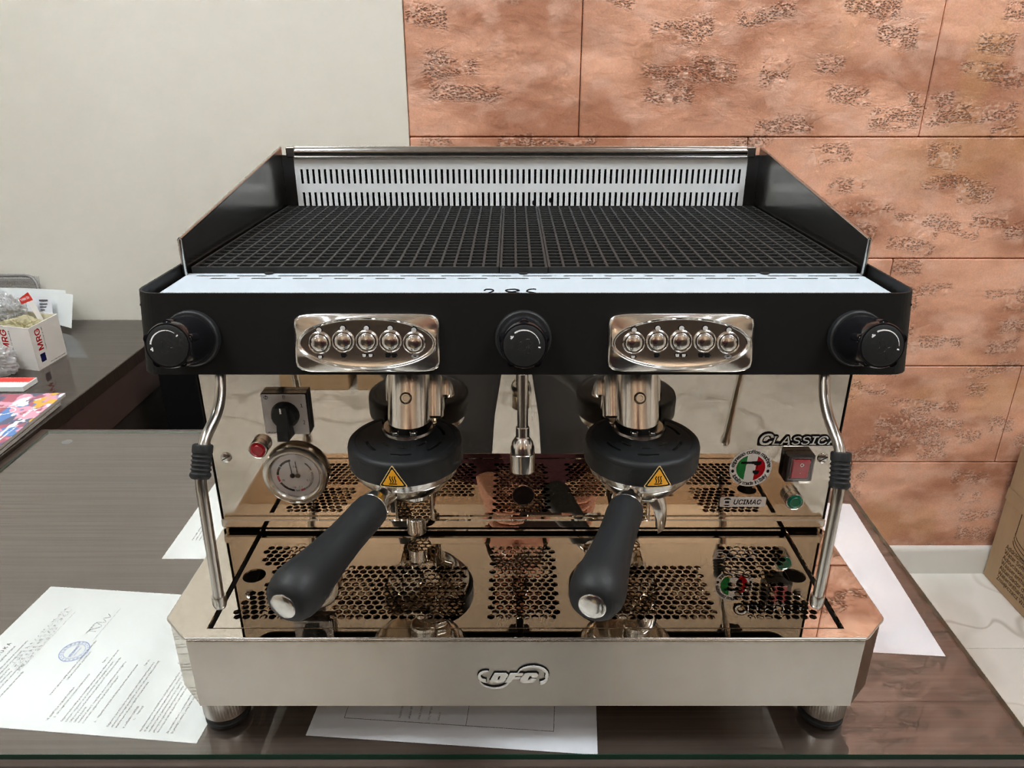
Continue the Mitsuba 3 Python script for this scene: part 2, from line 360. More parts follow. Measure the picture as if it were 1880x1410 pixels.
# ------------------------------------------------------------------ main desk with its glass sheet
DX0, DX1, DY0, DY1 = -0.812, 0.487, 0.4805, 1.153
desk = thing('office_desk', 'dark brown wood grain desk with a glass sheet on top, carrying the coffee machine', 'desk')
top = Polygon([(DX0, DY0), (DX1 - 0.004, DY0), (DX1 + 0.002, 0.75), (DX1 + 0.010, 0.95), (DX1 + 0.012, DY1), (DX0, DY1)])
part('top', tr(ext(top, 0.034), 0, 0, -0.0405), 'desk_wood', desk, smooth=False)
part('edge_trim', cham(DX0, DX1 - 0.004, DY0 - 0.0022, DY0 - 0.0002, -0.038, -0.018, 0.0006), 'edge_trim', desk, label='thin metal edge trim')
for (x, y) in ((-0.74, 0.56), (0.42, 0.56), (-0.74, 1.08), (0.42, 1.08)):
    part('leg', cham(x - 0.03, x + 0.03, y - 0.03, y + 0.03, -0.75, -0.041, 0.003), 'panel_brown', desk)
part('modesty_panel', cham(-0.70, 0.38, 1.08, 1.10, -0.55, -0.041, 0.002), 'panel_brown', desk)
GX0, GX1, GY0, GY1 = -0.790, 0.481, 0.4877, 1.136
gl = [(GX0, GY0), (GX1, GY0), (GX1 + 0.006, 0.75), (GX1 + 0.013, 0.95), (GX1 + 0.015, GY1), (GX0, GY1)]
gv = np.array([(x, y, 0.0) for x, y in gl]); gf = np.array([(0, 1, 2), (0, 2, 3), (0, 3, 4), (0, 4, 5)])
gt = part('glass_top', trimesh.Trimesh(gv, gf, process=False), 'desk_glass', desk, smooth=False, label='clear glass sheet')
rim = Polygon(gl).difference(Polygon(gl).buffer(-0.0008, join_style=2))
part('edge', tr(ext(rim, 0.0055), 0, 0, -0.0061), 'glass_edge', gt, label='dark green glass edge')
part('pad', tr(lathe([(0, 0), (0.0085, 0), (0.0085, 0.0004), (0, 0.0004)], 28), -0.742, 1.105, -0.0062), 'grey_ink', gt, label='small grey round pad under the glass')

# ------------------------------------------------------------------ side desk behind on the left and the black cabinet behind the machine
sd = thing('side_desk', 'long glossy dark brown side desk against the cream wall, with box and magazines on it', 'desk')
part('top', cham(-1.75, -0.8135, 0.45, 1.735, -0.028, 0.0, 0.0015), 'desk_gloss', sd)
part('apron', cham(-1.72, -0.8200, 0.48, 1.73, -0.115, -0.0285, 0.001), 'apron_brown', sd, label='reddish brown apron below the top')
part('side_panel', cham(-0.86, -0.832, 0.50, 1.73, -0.75, -0.116, 0.001), 'panel_brown', sd)
part('side_panel', cham(-1.74, -1.712, 0.50, 1.73, -0.75, -0.116, 0.001), 'panel_brown', sd)
cb = thing('low_cabinet', 'low black cabinet on the floor behind the desk, beside the side desk', 'cabinet')
part('body', cham(-0.760, -0.30, 1.49, 1.72, -0.71, -0.030, 0.003), 'cabinet_black', cb)
for i in range(2):
    d = part('door', cham(-0.757 + 0.228 * i, -0.531 + 0.228 * i, 1.474, 1.4895, -0.70, -0.033, 0.002), 'cabinet_black', cb)
    part('handle', cyl((-0.545 + 0.03 * i, 1.4695, -0.46), (-0.545 + 0.03 * i, 1.4695, -0.36), 0.004), 'worn_chrome', d)
part('plinth', cham(-0.75, -0.315, 1.50, 1.72, -0.75, -0.711, 0.002), 'cabinet_black', cb)

# ------------------------------------------------------------------ papers under the glass
PZ = -0.0060
def sheet(o, u, v, w, h, label, m='paper', group=None):
    """One sheet: corner o, text direction u, up-the-page direction v; returns key and the frame for printing on it."""
    u, v = np.array(u) / np.linalg.norm(u), np.array(v) / np.linalg.norm(v)
    t = thing('paper_sheet', label, 'paper', group)
    F = frame((o[0], o[1], PZ), (u[0], u[1], 0), (v[0], v[1], 0), (0, 0, 1))
    part('page', xf(cham(0, w, 0, h, 0, 0.0003, 0.00005), F), m, t, smooth=False)
    return t, F
def print_on(t, F, meshes, m='ink', name='printed_text', z=0.00032):
    part(name, xf(tr(cat(meshes), 0, 0, z), F), m, t, smooth=False)
def lines(rows, x, y, h, pitch, bold=True, jit=0):
    return [tr(text(s, h, bold, 0.00005), x + dx, y - i * pitch, 0) for i, (s, dx) in enumerate(rows)]

p1, F1 = sheet((-0.2925, 0.5045), (0.0915, 0.996), (-0.996, 0.0915), 0.201, 0.283, 'typed white sheet with a blue round stamp, lying beside the left foot of the machine')
L = lambda *a: [(s, 0) for s in a]
txt = lines([('O D L U K A', 0.075)], 0, 0.262, 0.0042, 0.005, True)
txt += lines([('O ODREĐIVANJU LICA ZADUŽENOG ZA KONTROLU ZABRANE PUŠENJA', 0.012)], 0, 0.2545, 0.0019, 0.004)
txt += lines([('Na osnovu člana 11. Zakona o zaštiti stanovništva od izloženosti duvanskom dimu', 0),
              ('(Sl. glasnik RS broj 30/2010) donosim odluku kojom se u mojoj radnji', 0), ('za lice odgovorno za kontrolu određuje lice ime', 0),
              ('sa JMBG broj, koji se na ovom radnom mestu', 0), ('obavezuje da prati primenu propisa u radnom prostoru.', 0)], 0.016, 0.247, 0.0018, 0.0046)
txt += lines([('Ova odluka stupa na snagu danom donošenja', 0)], 0.016, 0.2205, 0.0018, 0.004)
txt += lines([('Odgovorno lice', 0.128)], 0, 0.190, 0.0017, 0.004)
txt += lines([('Izvod iz Zakona o zaštiti stanovništva od izloženosti duvanskom dimu', 0), ('( Službeni glasnik RS, broj 30/2010 )', 0.02)], 0.042, 0.1725, 0.0017, 0.0044)
txt += lines([('VI. KONTROLA ZABRANE PUŠENJA', 0), ('1.   Lice odgovorno za kontrolu zabrane pušenja', 0.004)], 0.012, 0.1545, 0.0018, 0.0044)
txt += lines([('Član 12.', 0)], 0.088, 0.1455, 0.0017, 0.004)
txt += lines([('Odgovorno lice dužno je da kontroliše zabranu pušenja u skladu sa ovim zakonom', 0), ('zakonom i odgovorno je za sprovođenje zabrane pušenja u prostoru', 0),
              ('Odgovorno lice može pismeno da zaduži jedno ili više lica koja kontrolišu', 0), ('zabranu pušenja.', 0), ('U smislu iz stava 2. ovog člana, ako su u prostoru prisutna druga lica', 0),
              ('u ovom radu, odgovorno lice je dužno da ih upozori.', 0)], 0.012, 0.1400, 0.0018, 0.0043)
txt += lines([('2.     Isticanje imena lica zaduženog za kontrolu zabrane pušenja', 0)], 0.014, 0.1080, 0.0018, 0.004)
txt += lines([('Član 13.', 0)], 0.088, 0.0995, 0.0017, 0.004)
txt += lines([('Odgovorno lice dužno je da na vidnom mestu istakne obaveštenje o licu', 0), ('odnosno ime lica koje je zaduženo za kontrolu zabrane pušenja, kao i broj', 0),
              ('telefona kome se mogu prijaviti povrede zabrane.', 0)], 0.010, 0.0925, 0.0018, 0.0043)
txt += lines([('X. KAZNENE ODREDBE', 0), ('1.       Prekršaji', 0.01)], 0.010, 0.0765, 0.0018, 0.0044)
txt += lines([('Član 24.', 0)], 0.094, 0.0655, 0.0017, 0.004)
txt += lines([('Novčanom kaznom od 500.000 do 1.000.000 dinara kazniće se za prekršaj pravno lice', 0), ('6) ako na vidnom mestu ne istakne obaveštenje o zabrani pušenja u prostoru', 0),
              ('ne istakne ime lica zaduženog za kontrolu iz člana 13. stav 1. ovog zakona', 0), ('pravnog lica u prostoru i prostorijama ako u njima', 0), ('lica na koje se odnosi, suprotno odredbama člana ovog zakona', 0)], 0.008, 0.0585, 0.0018, 0.0043)
txt += lines([('Za prekršaj iz stava 1. ovog člana kazniće se', 0), ('Za prekršaj iz stava 1. ovog člana i odgovorno lice', 0)], 0.008, 0.0320, 0.0018, 0.0043)
print_on(p1, F1, txt, 'text_ink')
hw = []
def stroke(pts, r=0.0002, k=6): return tube(smooth_path([(x, y, 0.0) for x, y in pts], k), r, 4)
for row in range(3):
    x = 0.070 + 0.004 * row
    hw.append(stroke([(x - 0.004, 0.2255 + 0.0062 * row), (x + 0.09, 0.2252 + 0.0062 * row)], 0.00008))
    for c in range(16 if row else 12):
        xx, yy = x + c * 0.0056, 0.2262 + 0.0062 * row
        hw.append(stroke([(xx + rng.uniform(0, 0.0035), yy + rng.uniform(0, 0.0034)) for _ in range(5)], 0.00013))
hw.append(stroke([(0.118, 0.1765), (0.172, 0.1765)], 0.0001))
hw.append(stroke([(0.132, 0.182), (0.134, 0.190), (0.141, 0.181), (0.146, 0.190), (0.148, 0.180), (0.153, 0.186), (0.156, 0.180), (0.160, 0.184), (0.157, 0.1795)], 0.00018))
print_on(p1, F1, hw, 'text_ink', 'handwriting', 0.0005)
st = [tr(ext(disc(0.0150).difference(disc(0.0142)), 0.00005), 0.101, 0.1865), tr(ext(disc(0.0108).difference(disc(0.0104)), 0.00005), 0.101, 0.1865)]
for a in np.arange(30, 391, 18):
    st.append(xf(text('OZNDAKRPGS'[int(a / 18) % 10], 0.0019, True, 0.00005, True), frame((0.101 + 0.0126 * math.cos(math.radians(a)), 0.1865 + 0.0126 * math.sin(math.radians(a)), 0), (math.sin(math.radians(a)), -math.cos(math.radians(a)), 0), (math.cos(math.radians(a)), math.sin(math.radians(a)), 0), (0, 0, 1))))
st += [tr(text('BEOGRAD', 0.0026, True, 0.00005, True), 0.101, 0.1870), tr(text('KONTROLA', 0.0016, False, 0.00005, True), 0.101, 0.1828)]
print_on(p1, F1, st, 'blue_ink', 'round_stamp', 0.0006)

p2, F2 = sheet((-0.2500, 0.7850), (0.0, 1.0), (-1.0, 0.0), 0.205, 0.1960, 'typed white sheet half covered by the left side of the machine')
txt = lines([('Prijava o početku rada podnosi se u roku od', 0), ('u skladu sa odredbama ovog pravilnika i zakona', 0), ('o radu, kojim se uređuju prava i obaveze', 0), ('zaposlenih i poslodavca u radnji', 0)], 0.040, 0.172, 0.0018, 0.0046)
txt += lines([('radno vreme od ponedeljka do petka', 0), ('OBAVEŠTENJE', 0.03), ('subotom i nedeljom', 0)], 0.040, 0.140, 0.0018, 0.0056)
txt += lines([('zabrana pušenja u prostoru', 0), ('NAPOMENA', 0.05)], 0.040, 0.112, 0.0018, 0.006)
print_on(p2, F2, txt, 'text_ink')

p3, F3 = sheet((-0.1935, 0.5135), (0.997, -0.079), (0.079, 0.997), 0.2725, 0.20, 'pale sheet with a ruled table, sticking out beneath the front of the machine', 'paper_cool')
rl = [tr(ext(sbox(0.030, 0.0225, 0.2320, 0.0231), 0.00005)), tr(ext(sbox(0.2314, 0.0225, 0.2320, 0.15), 0.00005)), tr(ext(sbox(0.1480, 0.0225, 0.1485, 0.15), 0.00005)), tr(ext(sbox(0.030, 0.0225, 0.0305, 0.15), 0.00005))]
for i, s in enumerate(('napomena', 'ukupno RSD', 'datum prijema', 'broj naloga 110', 'mašina')):
    rl.append(tr(rot(text(s, 0.0022, False, 0.00005), 90, (0, 0, 1)), 0.084 + 0.0095 * i, 0.0265))
print_on(p3, F3, rl, 'grey_ink')

p4, F4 = sheet((0.4610, 0.6150), (0.0776, 0.997), (-0.997, 0.0776), 0.300, 0.212, 'blank white sheet showing a faint stamp, lying by the right side of the machine', 'paper_cool')
st = [tr(ext(disc(0.013).difference(disc(0.0122)), 0.00005), 0.086, 0.080), tr(ext(disc(0.009).difference(disc(0.0087)), 0.00005), 0.086, 0.080)]
st += [tr(rot(text('BEOGRAD', 0.002, True, 0.00005, True), 200, (0, 0, 1)), 0.086, 0.080)]
print_on(p4, F4, st, 'pale_blue_ink', 'faint_stamp')

# ------------------------------------------------------------------ things on the side desk
bx = thing('storage_box', 'open white cardboard box with red MRG lettering, filled with plastic bags', 'box')
A, B = np.array([-0.9605, 1.404]), np.array([-0.9560, 1.500])
C = A + np.array([-0.150, 0.042]); D = B + np.array([-0.150, 0.042])
outer = Polygon([A, B, D, C])
inner = outer.buffer(-0.0022, join_style=2)
part('walls', cat([ext(outer.difference(inner), 0.0905), tr(ext(outer, 0.002), 0, 0, 0.0003)]), 'box_card', bx, smooth=False)
part('lining', tr(ext(inner.difference(inner.buffer(-0.0006, join_style=2)), 0.086), 0, 0, 0.0026), 'box_inside', bx, smooth=False, label='yellowish inside of the box')
# lettering on the right face (runs upwards) and on the front face
du = (B - A) / np.linalg.norm(B - A); nR = np.array([du[1], -du[0]])
FR = frame((A[0] + nR[0] * 0.0002, A[1] + nR[1] * 0.0002, 0), (du[0], du[1], 0), (0, 0, 1), (nR[0], nR[1], 0))
dv = (A - C) / np.linalg.norm(A - C); nF = np.array([dv[1], -dv[0]])
FF = frame((C[0] + nF[0] * 0.0002, C[1] + nF[1] * 0.0002, 0), (dv[0], dv[1], 0), (0, 0, 1), (nF[0], nF[1], 0))
for FX, ox in ((FR, 0.030), (FF, 0.096)):
    part('lettering', xf(tr(rot(text('MRG', 0.0150, True, 0.0001, sx=1.0), 90, (0, 0, 1)), ox, 0.036), FX), 'box_red', bx, smooth=False, label='red lettering')
    part('mark', xf(tr(ext(sbox(-0.0155, 0.013, 0.000, 0.030), 0.0001), ox, 0), FX), 'box_blue', bx, smooth=False, label='dark blue square mark')
    part('small_print', xf(tr(rot(tiny_print(0.047, 0.0022), 90, (0, 0, 1)), ox + 0.0085, 0.034), FX), 'grey_ink', bx, smooth=False)
part('small_print', xf(tr(tiny_print(0.050, 0.0018), 0.040, 0.004), FR), 'grey_ink', bx, smooth=False)

def crumple(c, s, amp, seed, sub=4):
    m = trimesh.creation.icosphere(subdivisions=sub); v = m.vertices
    n1 = meshkit.fbm(v * 2.1 + seed * 7, 3, seed) - 0.5
    n2 = np.abs(meshkit.fbm(v * 4.5 + seed, 3, seed + 3) - 0.5)
    m.vertices = v * (1 + amp * n1 - 1.5 * amp * n2)[:, None] * np.array(s) + np.array(c); return m
mat('bag_clear', {'type': 'principledthin', 'base_color': rgb(0.93, 0.94, 0.95), 'roughness': 0.06, 'spec_trans': 0.72, 'eta': 1.5, 'diff_trans': 0.6}, False)
mat('bag_yellow', {'type': 'principledthin', 'base_color': rgb(0.80, 0.76, 0.55), 'roughness': 0.15, 'spec_trans': 0.35, 'eta': 1.5, 'diff_trans': 0.8}, False)
cl = crumple((-1.045, 1.385, 0.0285), (0.064, 0.034, 0.036), 0.75, 2); cl.vertices[:, 2] = np.maximum(cl.vertices[:, 2], 0.0008)
t = thing('plastic_bag', 'crumpled clear plastic bag lying on the side desk before the white box', 'plastic bag')
part('film', cl, 'bag_clear', t, smooth=18)
t = thing('plastic_bag', 'yellowish crumpled bag filling the white box', 'plastic bag')
part('film', crumple((-1.010, 1.462, 0.068), (0.046, 0.032, 0.030), 0.6, 5), 'bag_yellow', t, smooth=18)
t = thing('plastic_bag', 'clear bag of grey parts standing in the back of the white box', 'plastic bag')
part('film', crumple((-1.050, 1.492, 0.092), (0.036, 0.026, 0.046), 0.6, 8), 'bag_clear', t, smooth=18)
gp = [tr(lathe([(0, 0), (0.008, 0), (0.009, 0.003), (0.009, 0.011), (0.005, 0.014), (0, 0.014)], 18), -1.066 + 0.017 * (i % 3), 1.488 + 0.012 * (i // 3), 0.082 + 0.011 * (i % 2)) for i in range(6)]
for g in gp: part('fitting', g, 'wire_grey', t, label='grey fitting inside the bag')
t = thing('hang_tag', 'small red and white tag sticking up out of the white box', 'tag')
TF = frame((-1.004, 1.488, 0.120), (0.93, 0.10, 0.34), (-0.33, -0.10, 0.94), (0.1, -0.99, -0.07))
part('card', xf(ext(Polygon([(-0.013, 0.0), (0.013, 0.0), (0.0135, 0.018), (-0.0115, 0.012)]), 0.0006), TF), 'tag_red', t, smooth=False)
part('lower_strip', xf(ext(Polygon([(-0.004, -0.048), (0.006, -0.048), (0.0125, -0.0003), (0.0, -0.0003)]), 0.0006), TF), 'label_white', t, smooth=False, label='white lower part of the tag')
part('lettering', xf(tr(text('TAM IV', 0.005, True, 0.0002, True, sx=0.8), 0.0, 0.008, 0.0007), TF), 'label_white', t, smooth=False)

bt = thing('spray_bottle', 'blue plastic bottle at the very left behind the white box', 'bottle')
part('body', tr(lathe([(0, 0), (0.024, 0), (0.026, 0.003), (0.026, 0.098), (0.021, 0.116), (0.011, 0.124), (0.011, 0.130), (0, 0.130)], 32), -1.1290, 1.492, 0.0), 'bottle_blue', bt)
part('cap', tr(lathe([(0, 0), (0.0125, 0), (0.0125, 0.016), (0.011, 0.018), (0, 0.018)], 28), -1.1290, 1.492, 0.1302), 'label_white', bt)

# wire document tray leaning against the wall, with papers
dt = thing('document_tray', 'grey wire mesh document rack against the cream wall', 'document rack')
rack = fillet_path([(-1.60, 1.702, 0.004), (-1.60, 1.722, 0.114), (-1.131, 1.722, 0.114), (-1.106, 1.702, 0.004)], 0.022)
part('wire_frame', tube(rack, 0.0032, 10), 'wire_grey', dt)
ms = [tube([(x, 1.7035, 0.008), (x, 1.7215, 0.112)], 0.0006, 4) for x in np.arange(-1.594, -1.118, 0.0042)]
ms += [tube([(-1.597, 1.7035 + 0.0174 * f, 0.008 + 0.104 * f), (-1.115 - 0.012 * f, 1.7035 + 0.0174 * f, 0.008 + 0.104 * f)], 0.0006, 4) for f in np.linspace(0, 0.98, 24)]
part('mesh', cat(ms), 'wire_grey', dt, smooth=True)
part('base_wire', tube(fillet_path([(-1.60, 1.702, 0.004), (-1.60, 1.60, 0.004), (-1.106, 1.60, 0.004), (-1.106, 1.702, 0.004)], 0.015), 0.0032, 10), 'wire_grey', dt)
def leaf(x0, x1, y, h, lean, curl, label, m='paper', seed=0, z0=0.008, lines_=0, slope=0.0):
    """One upright sheet with a curling right end."""
    nx, nz = 24, 8; V, F = [], []
    for i in range(nx + 1):
        for j in range(nz + 1):
            f, g = i / nx, j / nz
            b = max(0.0, f - 0.72) / 0.28
            V.append((x0 + (x1 - x0) * f, y + lean * g - curl * b * b * (1.15 - 0.6 * g), z0 + h * g * (1 - 0.05 * b) - 0.0 * b + slope * f))
    for i in range(nx):
        for j in range(nz):
            a = i * (nz + 1) + j; F += [(a, a + nz + 1, a + nz + 2), (a, a + nz + 2, a + 1)]
    V = np.array(V); n = len(V)
    V2 = np.vstack([V, V + [0, 0.0003, 0]]); F = np.array(F); E = []
    m_ = trimesh.Trimesh(V, F, process=False)
    for a, b in m_.edges[trimesh.grouping.group_rows(m_.edges_sorted, require_count=1)]: E += [(b, a, a + n), (b, a + n, b + n)]
    t = thing('loose_paper', label, 'paper')
    part('page', trimesh.Trimesh(V2, np.vstack([F, F[:, ::-1] + n, E]), process=False), m, t, smooth=40)
    return t
leaf(-1.52, -1.050, 1.6960, 0.080, 0.012, 0.015, 'back sheet of the upright white papers in the wire rack', seed=1)
leaf(-1.52, -1.022, 1.6885, 0.074, 0.012, 0.040, 'white paper with its lower end curled forward in the wire rack', seed=2, z0=0.0095)
t = leaf(-1.52, -1.066, 1.6650, 0.072, 0.011, 0.016, 'printed form standing in the wire rack beside the curled paper', 'paper_cool', seed=3)
fx = frame((-1.096, 1.6600, 0.018), (1, -0.0, 0), (0, 0.15, 0.99), (0, -0.99, 0.15))
part('printed_table', xf(tr(ext(unary_union([sbox(0.0, 0.05, 0.020, 0.054)] + [sbox(0.0, 0.007 * i, 0.018, 0.007 * i + 0.0032) for i in range(7)]), 0.0001), 0, 0, 0.0022), fx), 'grey_ink', t, smooth=False)
t = leaf(-1.52, -1.090, 1.6420, 0.078, 0.010, 0.006, 'front typed sheet in the wire rack, just behind the tag', 'paper_cool', seed=4)
fx = frame((-1.158, 1.6425, 0.020), (1, 0, 0), (0, 0.13, 0.99), (0, -0.99, 0.13))
part('printed_text', xf(tr(cat([tr(text(s, 0.0026, False, 0.0001), 0, 0.046 - 0.006 * i) for i, s in enumerate(('Predračun', 'naziv artikla', 'količina kom', 'cena bez PDV', 'iznos PDV 20', 'ukupno RSD'))]), 0, 0, 0.0014), fx), 'grey_ink', t, smooth=False)

# magazines: three stacked on the side desk, cover up
def magazine(cx, cy, ang, z, th, label, m='magazine_print'):
    t = thing('magazine', label, 'magazine', None)
    F = xf(cham(-0.215, 0, -0.28, 0, 0, th, 0.0008), np.eye(4))
    M = trimesh.transformations.rotation_matrix(math.radians(ang), (0, 0, 1)); M[:3, 3] = (cx, cy, z)
    part('pages', xf(tr(F, 0, 0, 0), M), 'page_edge', t, smooth=False)
    part('cover', xf(cham(-0.2155, 0.0004, -0.2805, 0.0004, th, th + 0.0007, 0.0002), M), m, t, smooth=False)
    return t, M, th
magazine(-0.8235, 1.238, 2.5, 0.0005, 0.0055, 'lowest of the three stacked magazines on the side desk', 'paper')
magazine(-0.8225, 1.240, 2.0, 0.0070, 0.0055, 'middle one of the three stacked magazines on the side desk', 'paper')
t, M, th = magazine(-0.8175, 1.249, 2.8, 0.0135, 0.0058, 'top magazine of the stack with a colourful red and blue cover')
oval = affinity.scale(disc(1, q=24), 0.030, 0.018)
part('cover_picture', xf(tr(ext(oval.difference(affinity.scale(oval, 0.94, 0.90)), 0.0001), -0.078, -0.075, th + 0.0008), M), 'label_white', t, smooth=False)
part('cover_title', xf(tr(rot(cat([tiny_print(0.20, 0.0065), tr(tiny_print(0.13, 0.0045), 0.0, -0.0095)]), 90, (0, 0, 1)), -0.020, -0.262, th + 0.0008), M), 'label_white', t, smooth=False)
t = thing('thin_booklet', 'thin red and white booklet partly under the plastic bag, behind the magazines', 'booklet')
part('pages', cham(-1.16, -0.928, 1.298, 1.345, 0.0004, 0.0095, 0.0006), 'paper', t, smooth=False)
part('cover', cham(-1.1602, -0.9278, 1.2978, 1.3452, 0.0096, 0.0104, 0.0002), 'paper', t, smooth=False)
part('red_band', cham(-1.1602, -0.9300, 1.322, 1.3440, 0.01045, 0.0106, 0.00004), 'tag_red', t, smooth=False)

# ------------------------------------------------------------------ brown carton on the floor by the tiled wall
ct = thing('cardboard_carton', 'brown printed cardboard carton standing on the marble floor against the tiled wall', 'carton')
CX, CY0, CY1, CZ0, CZ1 = 1.3285, 1.290, 1.724, -0.7495, -0.338
part('box', cham(CX, CX + 0.42, CY0, CY1, CZ0, CZ1 - 0.003, 0.002), 'cardboard', ct, smooth=False)
part('flap', cham(CX - 0.001, CX + 0.209, CY0, CY1, CZ1 - 0.003, CZ1, 0.001), 'cardboard', ct, smooth=False)
part('flap', cham(CX + 0.211, CX + 0.42, CY0, CY1, CZ1 - 0.003, CZ1, 0.001), 'cardboard', ct, smooth=False)
CF = frame((CX - 0.0002, CY1, CZ0), (0, -1, 0), (0, 0, 1), (-1, 0, 0))   # u from the wall towards the viewer, v up
rows = ["Addolcitore d'Acqua", 'Water Softener', "Adoucisseur d'Eau", 'Wasserenthärtungsanlage', 'Ablandador de Agua', 'Waterontharder', 'Zmiękczacz Wody']
part('printed_text', xf(cat([tr(text(s, 0.0125, True, 0.0001, sx=0.95), 0.052, 0.127 - 0.0168 * i) for i, s in enumerate(rows)]), CF), 'card_print', ct, smooth=False)
ln = []
def outline(pts, r=0.0012): return tube(np.array([(x, y, 0.0) for x, y in pts]), r, 4)
ln.append(outline([(0.145 + 0.075 * math.cos(a), 0.322 + 0.026 * math.sin(a)) for a in np.linspace(0, 2 * math.pi, 40)]))
ln.append(outline([(0.145 + 0.063 * math.cos(a), 0.322 + 0.019 * math.sin(a)) for a in np.linspace(0, 2 * math.pi, 40)]))
ln.append(outline([(0.072, 0.322), (0.072, 0.18)])); ln.append(outline([(0.218, 0.322), (0.218, 0.18)]))
for dz in (0.0, 0.012, 0.024):
    ln.append(outline([(0.145 + 0.075 * math.cos(a), 0.186 - dz + 0.026 * math.sin(a)) for a in np.linspace(math.pi, 2 * math.pi, 24)]))
part('line_drawing', xf(cat(ln), CF), 'card_print', ct, smooth=True)
for (ux, vv) in ((0.112, 0.205), (0.150, 0.262)):
    g = cat([text('W', 0.016, True, 0.0001, True), tr(text('V', 0.012, True, 0.0001, True), 0.002, -0.012)])
    part('printed_icon', xf(tr(g, ux, vv), CF), 'card_print', ct, smooth=False)
part('tape', xf(tr(rot(ext(sbox(0, -0.018, 0.20, 0.018), 0.0002), -3, (0, 0, 1)), 0.0, 0.268, 0.0014), CF), 'card_tape', ct, smooth=False, label='strip of tape across the carton')

# ------------------------------------------------------------------ the coffee machine (x measured from its middle)
X0 = 0.0118
EM = thing('espresso_machine', 'polished steel two group espresso machine with a matte black front panel', 'coffee machine')
def pm(name, mesh, m, parent=EM, smooth=30, label=None, kind=None):
    return part(name, tr(mesh, X0, 0, 0), m, parent, smooth, label, kind)

# base: chamfered front corners, brushed front plate
YF, YC, YB = 0.505, 0.5285, 1.052
foot_print = lambda o=0.0: Polygon([(-0.2935, YF - o), (0.2935, YF - o), (0.317 + o, YC), (0.317 + o, YB), (-0.317 - o, YB), (-0.317 - o, YC)])
ZB0, ZT = 0.042, 0.120
base = pm('base', tr(ext(foot_print().difference(sbox(-0.281, 0.5125, 0.281, 0.667)), ZT - ZB0 - 0.0025), 0, 0, ZB0), 'mirror_steel', smooth=False, label='mirror polished steel base with cut front corners')
rimp = foot_print(0.0012)
rim2 = rimp.difference(sbox(-0.2785, 0.5145, 0.2785, 0.6665))
prof = []
lip = cat([tr(ext(rim2, 0.0022), 0, 0, ZT - 0.0022)])
pm('top_flange', lip, 'mirror_steel', base, smooth=False)
edge = fillet_path([(-0.317, 0.66, ZT - 0.0012), (-0.3185, YC, ZT - 0.0012), (-0.2940, YF - 0.0014, ZT - 0.0012), (0.2940, YF - 0.0014, ZT - 0.0012), (0.3185, YC, ZT - 0.0012), (0.317, 0.66, ZT - 0.0012)], 0.003)
pm('flange_edge', tube(edge, 0.0013, 10), 'chrome', base, smooth=True)
# front plate with uv so that the brushing runs along the machine
fw, fz0, fz1 = 0.2930, ZB0 - 0.0005, ZT - 0.0050
fv = np.array([(-fw + X0, YF - 0.0012, fz0), (fw + X0, YF - 0.0012, fz0), (fw + X0, YF - 0.0012, fz1), (-fw + X0, YF - 0.0012, fz1),
               (-fw + X0, YF - 0.0001, fz0), (fw + X0, YF - 0.0001, fz0), (fw + X0, YF - 0.0001, fz1), (-fw + X0, YF - 0.0001, fz1)])
ff = np.array([(0, 1, 2), (0, 2, 3), (4, 6, 5), (4, 7, 6), (0, 4, 5), (0, 5, 1), (3, 2, 6), (3, 6, 7), (1, 5, 6), (1, 6, 2), (0, 3, 7), (0, 7, 4)])
fuv = np.array([((v[0] + 0.3) / 0.6, (v[2]) / 0.6) for v in fv])
part('front_plate', trimesh.Trimesh(fv, ff, process=False), 'brushed_steel', base, smooth=False, label='brushed steel front plate', uv=fuv)
# raised emblem: BFC between two sweeping arcs
lg_s = 0.0625 / 1600
def lp(pts): return Polygon([((x - 970) * lg_s, (540 - y) * lg_s) for x, y in pts])
Bm = lp([(545, 380), (800, 380), (850, 430), (830, 490), (800, 520), (790, 580), (740, 630), (640, 645), (500, 645), (440, 610)]).difference(lp([(640, 455), (680, 455), (645, 570), (600, 570)]))
Fm = lp([(900, 385), (1190, 385), (1165, 450), (1010, 450), (1000, 490), (1130, 485), (1110, 550), (965, 550), (905, 648), (775, 645)])
Cm = lp([(1220, 400), (1300, 380), (1480, 380), (1525, 420), (1500, 500), (1390, 500), (1350, 450), (1325, 470), (1290, 575), (1320, 585), (1360, 535), (1480, 545), (1440, 610), (1370, 655), (1180, 655), (1115, 610), (1130, 530)])
def swoosh(cx, cy, rx, ry, a0, a1, w0, w1):
    n = 40; a = np.radians(np.linspace(a0, a1, n)); w = np.linspace(w0, w1, n)
    o = [(cx + (rx + ww) * math.cos(t), cy - (ry + ww) * math.sin(t)) for t, ww in zip(a, w)]
    i = [(cx + (rx - ww) * math.cos(t), cy - (ry - ww) * math.sin(t)) for t, ww in zip(a, w)]
    return lp(o + i[::-1])
S1 = swoosh(1395, 430, 335, 245, 165, -20, 10, 34).union(swoosh(1560, 520, 160, 150, 35, -85, 12, 48).buffer(0))
S2 = swoosh(545, 570, 335, 250, -20, -195, 22, 8).union(swoosh(360, 470, 160, 140, 75, 265, 14, 44).buffer(0))
logo = [Bm.buffer(0), Fm.buffer(0), Cm.buffer(0), S1.buffer(0), S2.buffer(0)]
LZ = 0.0752
ly = YF - 0.0012
em_ = pm('emblem', tr(ext_xz(unary_union([g.buffer(0.00065) for g in logo]), ly, 0.0007), -0.0105, 0, LZ + 0.0005), 'ink', base, smooth=False, label='raised emblem reading BFC')
pm('lettering', tr(ext_xz(unary_union(logo), ly - 0.0006, 0.0012), -0.0105, 0, LZ - 0.0003), 'bright_aluminium', em_, smooth=False, label='bright raised letters BFC and arcs')

